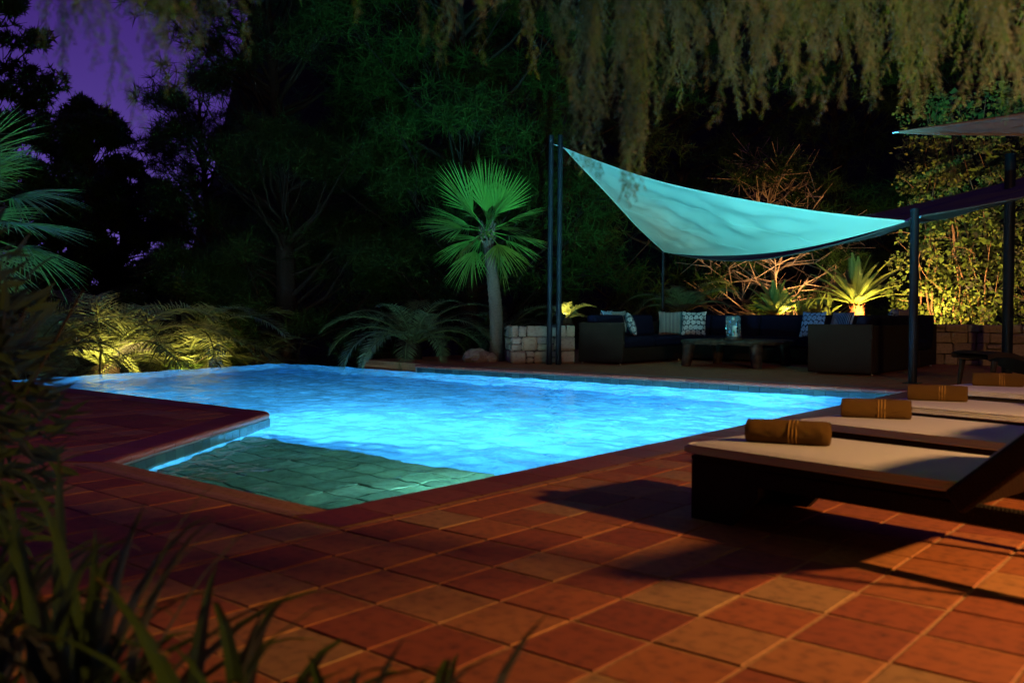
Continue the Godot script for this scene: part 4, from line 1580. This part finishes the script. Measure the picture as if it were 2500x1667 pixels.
func build_palms() -> void:
	# fan palm beside the terrace
	var t := thing("fan_palm", "fan palm with a ringed trunk and green fans beside the planter", "palm tree", Vector3(13.36, 0, -11.8))
	var g := G.new()
	var pts := []
	var rad := []
	for k in 60:
		var u := k / 59.0
		var lean := Vector3(-0.21 * u - 0.06 * sin(u * 3.0), 0, -0.02 * u + 0.15 * sin(u * 2.9 + 0.2))
		pts.append(lean + Vector3(0, u * 2.32, 0))
		rad.append((0.112 + 0.022 * sin(u * 2.8 + 0.3) - 0.02 * u) * (1.0 + (0.06 if k % 3 == 0 else 0.0)) + (0.06 * pow(1.0 - u, 10.0)))
	g.tube(pts, rad, 18)
	part("trunk", g.mesh(), M.palm_bark, t)
	var top: Vector3 = pts[-1]
	var boots := G.new()
	for k in 22:
		var a := k * 2.4
		var y := -0.12 + 0.02 * k
		boots.tube([top + Vector3(cos(a) * 0.09, y, sin(a) * 0.09), top + Vector3(cos(a) * 0.17, y + 0.16, sin(a) * 0.17)], [0.03, 0.012], 5)
	part("leaf_base", boots.mesh(), M.palm_bark, t)
	var fans := [fan_leaf(0.42, 1.0, 20, 0.05, 44.0), fan_leaf(0.45, 0.9, 24, 0.16, 62.0), fan_leaf(0.42, 0.85, 22, 0.22, 55.0)]
	var head := top + Vector3(0, 0.18, 0)
	for k in 22:
		var el := lerpf(80.0, -62.0, pow(k / 21.0, 1.1)) + rr(-8.0, 8.0)
		var old := el < -15.0 and k % 3 == 0
		place_leaf(t, "fan_leaf", fans[0 if el > 30.0 else (1 if el > -15.0 else 2)], M.fan_old if old else M.fan, head, k * 2.399 + 0.5, deg_to_rad(el), rr(-0.9, 0.9), rr(0.95, 1.15))
	# feather palms in the dark behind
	var fr := []
	for k in 4:
		fr.append(feather(1.9, 1.15 - 0.15 * k, 1.5 + 0.25 * k, 46, 0.36, 0.011, 0.28))
	date_palm("low feather palm with dark green fronds arching behind the fan palm", Vector3(12.75, -0.2, -13.5), fr, M.frond, 20, 0.45, 1.05, 3)
	date_palm("feather palm in deep shade between the fan palm and the terrace", Vector3(15.2, 0.0, -13.2), fr, M.frond, 14, 0.3, 0.9, 5)
	date_palm("low feather palm behind the sofa with yellow-green lit fronds", Vector3(14.05, 0.66, -10.6), [feather(0.85, 1.1, 1.3, 30, 0.22, 0.009, 0.3), feather(0.8, 0.7, 1.2, 30, 0.22, 0.009, 0.3)], M.frond, 11, 0.12, 0.8, 6)
	date_palm("feather palm behind the navy sofa, fronds hardly lit", Vector3(18.2, 0.66, -10.4), fr, M.frond, 13, 0.25, 0.85, 8)
	# palms beyond the overflow edge, lit from below
	date_palm("spreading feather palm over the spotlight beyond the overflow edge", Vector3(8.9, GROUND, -18.7), fr, M.frond, 34, 1.7, 1.75, 11)
	date_palm("feather palm with long arching fronds beyond the overflow edge", Vector3(10.6, GROUND, -18.6), fr, M.frond, 30, 1.5, 1.75, 12)
	date_palm("small feather palm at the end of the overflow edge", Vector3(12.2, GROUND, -18.4), fr, M.frond, 14, 1.4, 1.1, 13)
	date_palm("feather palm half hidden by the dark shrub", Vector3(7.2, GROUND, -18.3), fr, M.frond, 22, 1.6, 1.5, 14)
	# tall fan palm on the side deck, its fans catch the pool light
	var p2 := thing("fan_palm", "tall shaggy fan palm by the side deck, fans tinged teal", "palm tree", Vector3(3.95, 0, -12.6))
	var g2 := G.new()
	g2.tube([Vector3(0, -0.1, 0), Vector3(0.03, 0.8, 0.02), Vector3(0.0, 2.05, 0)], [0.2, 0.17, 0.16], 14)
	part("trunk", g2.mesh(), M.palm_bark, p2)
	var fans2 := [fan_leaf(0.8, 0.95, 40, 0.2, 100.0), fan_leaf(0.9, 0.9, 40, 0.4, 95.0)]
	for k in 26:
		var az := k * 2.399
		var el := deg_to_rad(lerpf(75.0, -45.0, k / 25.0))
		place_leaf(p2, "fan_leaf", fans2[k % 2], M.fan, Vector3(0, 2.05, 0), az, el, rr(-0.4, 0.4), rr(0.9, 1.1))

func date_palm(label: String, at: Vector3, fr: Array, mt: Material, n: int, trunk: float, sc: float, sd: int) -> void:
	rng.seed = sd * 101
	var t := thing("feather_palm", label, "palm", at, 0.0, "low feather palms round the pool")
	var g := G.new()
	g.tube([Vector3(0, -0.05, 0), Vector3(0, trunk * 0.5, 0), Vector3(0, trunk, 0), Vector3(0, trunk + 0.12, 0)], [0.16 * sc, 0.19 * sc, 0.17 * sc, 0.05], 12)
	part("trunk", g.mesh(), M.husk if mt == M.cycad else M.bark, t)
	for k in n:
		var u := float(k) / n
		place_leaf(t, "frond", fr[mini(int(u * fr.size()), fr.size() - 1)], mt, Vector3(0, trunk, 0), k * 2.399 + rr(-0.25, 0.25), rr(-0.12, 0.12), rr(-0.25, 0.25), sc * rr(0.85, 1.1))

# ---------------------------------------------------------------- cycads, hedge, leafy plant
func build_planting() -> void:
	rng.seed = 31
	for s in [["cycad with stiff yellow-green fronds behind the middle of the sofa", Vector3(18.06, 0.66, -8.12), 0.78, 0.2], ["larger brightly lit cycad with an orange trunk beside the hedge", Vector3(18.3, 0.66, -6.55), 1.15, 0.42]]:
		var t := thing("cycad", s[0], "cycad", s[1], 0.0, "cycads in the planter")
		var L: float = s[2]
		var fr := [feather(L, 0, 0.35, 60, 0.13, 0.008, 0.3, 0.08, true), feather(L * 0.92, 0, 0.6, 60, 0.13, 0.008, 0.3, 0.08, true)]
		var g := G.new()
		var h: float = s[3]
		var pts := []
		var rad := []
		for k in 14:
			var u := k / 13.0
			pts.append(Vector3(0, u * h, 0))
			rad.append((0.11 + 0.05 * sin(u * PI)) * (1.1 if k % 2 else 0.92))
		g.tube(pts, rad, 12)
		part("trunk", g.mesh(), M.husk, t)
		var sc := G.new()
		for k in 60:
			var a := k * 2.4
			var y := h * (k / 60.0)
			sc.blade(Vector3(cos(a) * 0.11, y, sin(a) * 0.11), Vector3(cos(a) * 0.6, 0.8, sin(a) * 0.6).normalized(), Vector3(cos(a), 0, sin(a)), 0.13, 0.02, 0.0, 2)
		part("husk_scale", sc.mesh(), M.husk, t)
		for k in 34:
			var el := deg_to_rad(lerpf(84.0, 22.0, pow(k / 33.0, 0.8)))
			place_leaf(t, "frond", fr[k % 2], M.cycad, Vector3(0, h, 0), k * 2.399, el, rr(-0.3, 0.3), rr(0.9, 1.08))
	# broad-leaved plant between the cycads
	var b := thing("broad_leaved_plant", "bushy plant with upright paddle-shaped leaves between the cycads", "plant", Vector3(18.25, 0.66, -7.35))
	var lf := G.new()
	lf.tube([Vector3.ZERO, Vector3(0, 0, 0.2)], [0.008, 0.005], 5)
	lf.blade(Vector3(0, 0, 0.18), Vector3(0, 0.0, 1), Vector3.UP, 0.36, 0.055, 0.15, 6, 0.3)
	var lm := lf.mesh()
	for k in 46:
		place_leaf(b, "leaf", lm, M.cycad, Vector3(rr(-0.2, 0.2), rr(0.0, 0.25), rr(-0.4, 0.4)), k * 2.399, deg_to_rad(rr(15, 85)), rr(-0.5, 0.5), rr(0.7, 1.15))
	# ivy hedge
	var h := thing("ivy_hedge", "tall ivy hedge lit warm yellow from below behind the stone wall", "hedge", Vector3(19.0, 0.62, -3.6))
	var leaf := G.new()
	leaf.tri(Vector3.ZERO, Vector3(-0.5, 0.06, 0.45), Vector3(0, -0.04, 0.4))
	leaf.tri(Vector3.ZERO, Vector3(0, -0.04, 0.4), Vector3(0.5, 0.06, 0.45))
	leaf.tri(Vector3(-0.5, 0.06, 0.45), Vector3(0, -0.06, 1.1), Vector3(0, -0.04, 0.4))
	leaf.tri(Vector3(0.5, 0.06, 0.45), Vector3(0, -0.04, 0.4), Vector3(0, -0.06, 1.1))
	var leafm := leaf.mesh()
	var nz := FastNoiseLite.new()
	nz.seed = 4
	nz.frequency = 0.8
	var sets := [[], [], [], []]
	var tries := 0
	while tries < 46000:
		tries += 1
		var z := rr(-2.75, 5.5)
		var y := rr(0.0, 4.6)
		var edge := -2.6 + 0.55 * nz.get_noise_2d(y * 1.3, 9.0) + 0.22 * y * 0.4
		if z < edge:
			continue
		var bulge := 0.45 * nz.get_noise_2d(z * 1.2, y * 1.2)
		var dep := absf(rng.randfn()) * 0.22
		var x := -0.15 - bulge + dep
		if nz.get_noise_3d(z * 3.0, y * 3.0, x * 3.0) < -0.03:
			continue
		var sz := rr(0.035, 0.06) + pow(rng.randf(), 4.0) * 0.06
		var d := Vector3(rr(-1.0, -0.1), rr(-0.9, 0.5), rr(-0.8, 0.8)).normalized()
		var bb := Basis.looking_at(-d, rand_dir()) * Basis(Vector3.BACK, rr(0, TAU))
		var roll := rng.randf()
		sets[0 if roll < 0.45 else (1 if roll < 0.7 else (2 if roll < 0.9 else 3))].append(Transform3D(bb.scaled(Vector3(sz, sz, sz)), Vector3(x, y, z)))
	for k in 4:
		scatter("foliage", leafm, M.hedge[k], sets[k], h)
	var stems := G.new()
	for k in 40:
		var z := rr(-2.0, 5.0)
		var p := Vector3(0.3, -0.1, z)
		var pp := [p]
		var rd := [0.02]
		for q in 9:
			p += Vector3(rr(-0.08, 0.06), 0.5, rr(-0.16, 0.16))
			pp.append(p)
			rd.append(0.02 - q * 0.0018)
		stems.tube(pp, rd, 5)
	for k in 60:
		var p := Vector3(rr(-0.35, 0.0), rr(0.2, 4.2), rr(-2.3, 4.0))
		var d := Vector3(rr(-0.8, 0), rr(-0.2, 0.9), rr(-0.9, 0.4)).normalized()
		stems.tube([p, p + d * 0.2, p + d * 0.42 + Vector3(0, rr(-0.1, 0.1), 0)], [0.006, 0.005, 0.002], 4)
	part("stem", stems.mesh(), M.twig, h)
	# dense core so that the hedge is a body of branches, not a sheet
	var core := []
	for k in 5000:
		var sz := rr(0.1, 0.2)
		core.append(Transform3D(Basis.looking_at(rand_dir(), Vector3.UP).scaled(Vector3(sz, sz, sz)), Vector3(rr(0.12, 0.7), rr(0.0, 4.6), rr(-1.9, 5.5))))
	scatter("foliage", leafm, M.hedge[2], core, h)

# ---------------------------------------------------------------- pines
func tuft_mesh(n: int, w: float) -> ArrayMesh:
	var g := G.new()
	for k in n:
		var d := (Vector3(0, 0.55, 0) + rand_dir()).normalized()
		var s := d.cross(rand_dir()).normalized() * w
		var p := d * 0.05
		var q := d * rr(0.75, 1.05) + Vector3(0, -0.05, 0)
		g.tri(p - s, q, p + s)
	return g.mesh()

# broad crown of needle clumps carried by curved limbs
func pine(label: String, at: Vector3, height: float, low: float, radius: float, clumps: int, per: int, sd: int, mt: Material, tuft: Mesh, tsz: float, bare := 0.0) -> void:
	rng.seed = sd * 77
	var t := thing("pine_tree", label, "pine tree", at, 0.0, "pines behind the garden")
	var g := G.new()
	var pts := []
	var rad := []
	var lx := rr(-0.08, 0.08)
	var lz := rr(-0.08, 0.08)
	for k in 10:
		var u := k / 9.0
		pts.append(Vector3(lx * height * u * u + 0.1 * sin(u * 5.0), u * height * 0.93, lz * height * u * u))
		rad.append(lerpf(0.022 * height, 0.03, u))
	g.tube(pts, rad, 9)
	part("trunk", g.mesh(), M.bark, t)
	var limbs := G.new()
	var xf := []
	for c in clumps:
		var u := pow(rng.randf(), 0.85)
		var y := lerpf(low, height, u)
		var taper := sqrt(clampf(1.0 - pow(maxf(u - 0.35, 0.0) / 0.65, 2.0), 0.03, 1.0)) * lerpf(0.75, 1.0, minf(u * 3.0, 1.0))
		var a := rr(0, TAU)
		var rad_c := radius * taper * sqrt(rr(0.15, 1.0))
		var i := clampf(y / (height * 0.93) * 9.0 - 1.2, 0.0, 8.99)
		var from: Vector3 = pts[int(i)].lerp(pts[int(i) + 1], i - int(i))
		var c0 := Vector3(from.x + cos(a) * rad_c, y, from.z + sin(a) * rad_c)
		var midp := from.lerp(c0, 0.55) + Vector3(0, -0.12 * rad_c, 0)
		var r0 := 0.012 * height * 0.35 * rr(0.6, 1.2)
		limbs.tube([from, from.lerp(midp, 0.5) + rand_dir() * 0.1, midp + rand_dir() * 0.12, c0], [r0, r0 * 0.8, r0 * 0.55, 0.008], 5, false)
		for q in 3:
			var e := c0 + rand_dir() * rr(0.3, 0.8)
			limbs.tube([midp.lerp(c0, rr(0.3, 0.9)), e], [0.014, 0.004], 4, false)
		if rng.randf() < bare:
			for q in 7:
				var s0 := from.lerp(c0, rr(0.4, 1.0))
				var e := s0 + rand_dir() * rr(0.25, 0.7)
				var e2 := e + rand_dir() * rr(0.12, 0.35)
				limbs.tube([s0, e, e2], [0.016, 0.009, 0.003], 4, false)
			continue
		var cr := rr(0.45, 0.95) * radius * 0.30
		for q in per:
			var o := rand_dir() * cr * pow(rng.randf(), 0.45)
			o.y *= 0.55
			var sz := tsz * rr(0.7, 1.3)
			xf.append(Transform3D(basis_up(Vector3(o.x, absf(o.y) + 0.3 * cr, o.z) + rand_dir() * 0.2, rr(0, TAU)).scaled(Vector3(sz, sz, sz)), c0 + o))
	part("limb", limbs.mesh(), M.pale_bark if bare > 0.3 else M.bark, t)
	scatter("crown", tuft, mt, xf, t)

func spot(px: float, depth: float) -> Vector3:
	# a place on the ground: tangent of the angle to the right of the view axis, and distance along it
	return Vector3(0.7615, 0, -0.648) * depth + Vector3(0.648, 0, 0.7615) * (px * depth) + Vector3(0, GROUND, 0)

func build_trees() -> void:
	rng.seed = 90
	var tuft := tuft_mesh(13, 0.034)
	var bushy := tuft_mesh(11, 0.13)
	pine("tall dark pine standing against the purple sky by the side deck", spot(-0.575, 22.0), 12.5, 1.0, 2.2, 110, 56, 1, M.pine, bushy, 0.2)
	pine("dark pine whose branch reaches out into the purple sky", spot(-0.478, 25.0), 8.6, 3.4, 1.55, 95, 56, 21, M.pine, bushy, 0.2)
	pine("low dark pine below the gap of purple sky", spot(-0.44, 30.0), 7.9, 1.0, 2.6, 110, 50, 22, M.pine, bushy, 0.22)
	pine("squat dark pine beside the tall one at the side deck", spot(-0.535, 28.0), 7.4, 1.0, 2.4, 90, 50, 23, M.pine, bushy, 0.22)
	pine("bushy pine at the edge of the gap of sky", spot(-0.33, 26.0), 9.6, 1.2, 2.1, 80, 42, 2, M.pine, tuft, 0.33)
	pine("broad pine behind the overflow edge", spot(-0.25, 22.0), 14.5, 2.2, 3.1, 120, 46, 3, M.pine, tuft, 0.33)
	pine("broad pine beside the bushy one, branches nearly black", spot(-0.14, 25.0), 15.0, 1.4, 4.4, 120, 46, 4, M.pine, tuft, 0.33)
	pine("low-branched pine standing behind the fan palm", spot(-0.05, 22.0), 13.5, 1.2, 3.8, 120, 46, 5, M.pine, tuft, 0.33)
	pine("dark pine behind the twin leaning poles", spot(0.06, 25.0), 14.0, 1.4, 3.8, 90, 42, 6, M.pine, tuft, 0.33)
	pine("dark pine behind the hanging corner of the teal-lit sail", spot(0.18, 27.0), 14.0, 1.4, 4.0, 90, 42, 7, M.pine, tuft, 0.33)
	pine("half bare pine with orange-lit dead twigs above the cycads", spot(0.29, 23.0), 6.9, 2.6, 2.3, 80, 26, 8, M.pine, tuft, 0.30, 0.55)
	pine("dark pine behind the half bare one", spot(0.36, 29.0), 14.0, 1.4, 4.2, 90, 42, 9, M.pine, tuft, 0.33)
	pine("dark pine rising over the ivy hedge", spot(0.52, 26.0), 13.0, 1.4, 4.0, 90, 42, 10, M.pine, tuft, 0.33)
	pine("young bushy pine beyond the long arching palm fronds", spot(-0.37, 20.5), 4.4, 1.5, 1.5, 30, 60, 15, M.pine, tuft, 0.3, 0.1)

# ---------------------------------------------------------------- pepper tree overhead
func build_pepper_tree() -> void:
	rng.seed = 55
	# a hanging spray: thin stem with feathery leaves
	var sprays := []
	for v in 3:
		var g := G.new()
		var L := 0.5
		g.tube([Vector3.ZERO, Vector3(0.01, -L * 0.5, 0.01), Vector3(0.0, -L, 0.02)], [0.003, 0.002, 0.001], 4, false)
		for k in 18:
			var y := -L * (k + 0.4) / 18.0
			var a := k * 2.4 + v
			var d := Vector3(cos(a) * 0.38, -0.92, sin(a) * 0.38).normalized()
			var LL := rr(0.055, 0.085)
			var sd := d.cross(Vector3.UP).normalized()
			for q in 5:
				var p := Vector3(0.005, y, 0.01) + d * (LL * (q + 1) / 5.0)
				for s in [-1.0, 1.0]:
					var ld: Vector3 = (sd * s * 0.7 + d * 0.8 + rand_dir() * 0.15).normalized()
					var w := ld.cross(rand_dir()).normalized() * 0.0034
					var e := p + ld * rr(0.018, 0.028)
					g.quad(p, p.lerp(e, 0.45) - w, e, p.lerp(e, 0.45) + w)
		sprays.append(g.mesh())
	var t := thing("pepper_tree", "weeping pepper tree hanging feathery yellow-green sprays over the deck", "tree", Vector3(1.2, 0, 1.9))
	var tr := G.new()
	tr.tube([Vector3(0, -0.02, 0), Vector3(0.05, 1.0, 0.05), Vector3(-0.05, 2.1, 0.0), Vector3(0.1, 3.2, -0.2)], [0.24, 0.19, 0.16, 0.12], 12)
	part("trunk", tr.mesh(), M.bark, t)
	var fw := Vector3(0.7615, 0, -0.648)
	var rt := Vector3(0.648, 0, 0.7615)
	var lb := G.new()
	for k in 9:
		var s := lerpf(-1.5, 2.2, k / 8.0)
		var end := fw * rr(2.4, 3.4) + rt * s + Vector3(0, rr(2.5, 2.9), 0) - t.position
		lb.tube([Vector3(0.1, 3.1, -0.2), Vector3(0.1, 3.1, -0.2).lerp(end, 0.5) + Vector3(0, 0.5, 0), end], [0.07, 0.045, 0.012], 7)
	part("limb", lb.mesh(), M.bark, t)
	var sets := [[], [], []]
	# how low the sprays hang, by direction (tangent to the right of the view axis): tangent of the angle above the eye
	var low := [[-0.60, 0.40], [-0.50, 0.24], [-0.42, 0.19], [-0.33, 0.25], [-0.22, 0.28], [-0.1, 0.26], [0.0, 0.23], [0.06, 0.19], [0.10, 0.185], [0.13, 0.175], [0.16, 0.195], [0.20, 0.19], [0.3, 0.20], [0.38, 0.185], [0.44, 0.20], [0.5, 0.19], [0.56, 0.2], [0.75, 0.2]]
	var dens := [[-0.6, 0.1], [-0.47, 0.5], [-0.38, 0.5], [-0.35, 0.3], [-0.2, 0.25], [0.0, 0.25], [0.08, 0.45], [0.2, 0.75], [0.4, 1.0], [0.75, 1.0]]
	var look := func(tab: Array, x: float) -> float:
		for k in tab.size() - 1:
			if x <= tab[k + 1][0]:
				return lerpf(tab[k][1], tab[k + 1][1], clampf((x - tab[k][0]) / (tab[k + 1][0] - tab[k][0]), 0.0, 1.0))
		return tab[-1][1]
	for k in 1050:
		var x := rr(-0.55, 0.72)
		if rng.randf() > look.call(dens, x):
			continue
		var d := rr(1.9, 3.9) if x > 0.0 else rr(1.5, 2.4)
		var e: float = look.call(low, x) + absf(rng.randfn()) * 0.035 + rng.randf() * 0.26
		var y := 0.92 + e * d
		var at := fw * d + rt * (x * d)
		# a whip of several sprays, one above the other
		for q in rng.randi_range(1, 3):
			var sz := rr(0.4, 0.7) * (0.75 if q == 0 else 1.0)
			var b := Basis(Vector3.UP, rr(0, TAU)) * Basis(Vector3.RIGHT, rr(-0.3, 0.3)) * Basis(Vector3.BACK, rr(-0.3, 0.3))
			sets[rng.randi() % 3].append(Transform3D(b.scaled(Vector3(sz, sz, sz)), at + Vector3(0, y + 0.5 * sz, 0) - t.position))
			y += 0.22 * sz
			at += Vector3(rr(-0.03, 0.03), 0, rr(-0.03, 0.03))
	# a few whips that hang before the teal-lit sail
	for k in 9:
		var x: float = [0.078, 0.088, 0.128, 0.136, 0.120][k % 5] + rr(-0.004, 0.004)
		var y: float = 0.92 + ([0.155, 0.15, 0.125, 0.135, 0.15][k % 5] + rr(0.0, 0.02)) * 2.6
		for q in 4:
			sets[q % 3].append(Transform3D(Basis(Vector3.UP, rr(0, TAU)).scaled(Vector3(0.6, 0.6, 0.6)), fw * 2.6 + rt * (x * 2.6) + Vector3(rr(-0.02, 0.02), y + 0.3 + q * 0.15, rr(-0.02, 0.02)) - t.position))
	# low sprays added out of view to shade the deck from the lantern
	for k in 46:
		var p := fw * rr(2.4, 2.68) + rt * rr(2.28, 2.56) + Vector3(0, rr(1.02, 1.4), 0)
		var sz := rr(0.6, 0.9)
		sets[rng.randi() % 3].append(Transform3D(Basis(Vector3.UP, rr(0, TAU)).scaled(Vector3(sz, sz, sz)), p + Vector3(0, 0.5 * sz, 0) - t.position))
	# unseen crown over the deck, added to screen off the sky
	var over := []
	for k in 2600:
		var f := rr(-3.5, 4.5)
		var s := rr(-4.0, 3.4)
		var y := maxf(2.6, 1.15 + 0.42 * f) + pow(rng.randf(), 1.5) * 1.8
		var sz := rr(0.3, 0.6)
		over.append(Transform3D(basis_up(rand_dir(), rr(0, TAU)).scaled(Vector3(sz, sz, sz)), fw * f + rt * s + Vector3(0, y, 0) - t.position))
	scatter("crown", tuft_mesh(12, 0.16), M.pepper[0], over, t)
	for k in 3:
		scatter("foliage", sprays[k], M.pepper[k % 2], sets[k], t)

# ---------------------------------------------------------------- plants near the eye
func build_foreground() -> void:
	rng.seed = 12
	var fw := Vector3(0.7615, 0, -0.648)
	var rt := Vector3(0.648, 0, 0.7615)
	var spec := [["tall clump of dark strap leaves with dry orange tips beside the deck", 1.62, -0.50, 0.62, 54], ["dense clump of strap leaves growing in front of the ledge corner", 1.42, -0.33, 0.50, 54], ["low clump of strap leaves, some blades bent over", 1.34, -0.20, 0.44, 50], ["sparse clump of strap leaves with one folded blade", 1.36, -0.07, 0.44, 30], ["lone small tuft of strap leaves at the end of the bed", 1.40, 0.05, 0.42, 8], ["shaggy clump of strap leaves at the shrub's foot", 1.75, -0.62, 0.62, 44]]
	for s in spec:
		var at: Vector3 = fw * s[1] + rt * (s[2] * s[1])
		var t := thing("strap_leaf_plant", s[0], "plant", at, 0.0, "strap-leaved plants beside the deck")
		for k in int(s[4]):
			var az := k * 2.399 + rr(-0.3, 0.3)
			var g := G.new()
			var L: float = s[3] * rr(0.75, 1.2)
			var el := deg_to_rad(rr(40, 86))
			var bend := rr(0.8, 3.0)
			var pts := []
			var p := Vector3.ZERO
			var e := el
			for q in 9:
				pts.append([p, e])
				p += Vector3(cos(e) * cos(az), sin(e), cos(e) * sin(az)) * (L / 8.0)
				e -= bend / 8.0 * (q / 4.0)
			var side := Vector3(-sin(az), 0, cos(az))
			for q in 8:
				var w0 := 0.017 * (1.0 - pow(q / 8.0, 3.0)) * (0.7 + 0.3 * minf(q / 2.0, 1.0))
				var w1 := 0.017 * (1.0 - pow((q + 1) / 8.0, 3.0))
				var a: Vector3 = pts[q][0]
				var b: Vector3 = pts[q + 1][0]
				var n0 := Vector3(0, 0.35, 0)
				g.quad(a - side * w0 + n0 * w0, b - side * w1 + n0 * w1, b, a)
				g.quad(a, b, b + side * w1 + n0 * w1, a + side * w0 + n0 * w0)
			var o := part("leaf", g.mesh(), M.strap, t)
			o.position = Vector3(rr(-0.06, 0.06), -0.005, rr(-0.06, 0.06))
			if rng.randf() < 0.42:
				var tip := G.new()
				var a: Vector3 = pts[7][0]
				var b: Vector3 = pts[8][0]
				tip.blade(a, (b - a).normalized(), side.cross((b - a).normalized()), 0.05, 0.008, 0.2, 3)
				part("dry_tip", tip.mesh(), M.strap_dry, o)
	# dark shrub
	var sh := thing("dark_shrub", "dense dark shrub at the edge of the side deck", "shrub", fw * 2.6 + rt * (-0.685 * 2.6))
	var st := G.new()
	for k in 14:
		var d := Vector3(rr(-0.5, 0.5), 1.0, rr(-0.5, 0.5)).normalized()
		st.tube([Vector3(0, -0.01, 0), d * 0.45, d * 1.0 + Vector3(rr(-0.1, 0.1), 0.1, rr(-0.1, 0.1))], [0.014, 0.009, 0.003], 5)
	part("stem", st.mesh(), M.bark, sh)
	var lf := G.new()
	lf.blade(Vector3.ZERO, Vector3(0, 0, 1), Vector3.UP, 1.0, 0.13, 0.2, 4, 0.3)
	var xs := []
	for k in 2600:
		var u := rand_dir() * pow(rng.randf(), 0.4)
		var p := Vector3(u.x * 0.44, 0.62 + u.y * 0.66, u.z * 0.44)
		if p.y < 0.02: continue
		var sz := rr(0.06, 0.13)
		xs.append(Transform3D(Basis.looking_at(-(u + rand_dir() * 0.7).normalized(), rand_dir()).scaled(Vector3(sz, sz, sz)), p))
	scatter("foliage", lf.mesh(), M.dark_leaf, xs, sh)

# ---------------------------------------------------------------- unseen house wall, added like the tree's crown to screen the sky
func build_added_house() -> void:
	var t := thing("added_house_wall", "added house wall behind the lantern post that screens the low sky", "house", Vector3(2.0, 0, 5.2))
	var g := G.new()
	g.box(Vector3(-9.0, GROUND, 0.0), Vector3(15.0, 4.6, 0.3), 0.02)
	part("wall", g.mesh(), mat(0.14, 0.10, 0.07, 0.9, 0.2), t)
	var e := G.new()
	e.box(Vector3(-9.2, 4.61, -0.9), Vector3(15.2, 4.75, 0.4), 0.02)
	part("eaves", e.mesh(), M.wood, t)
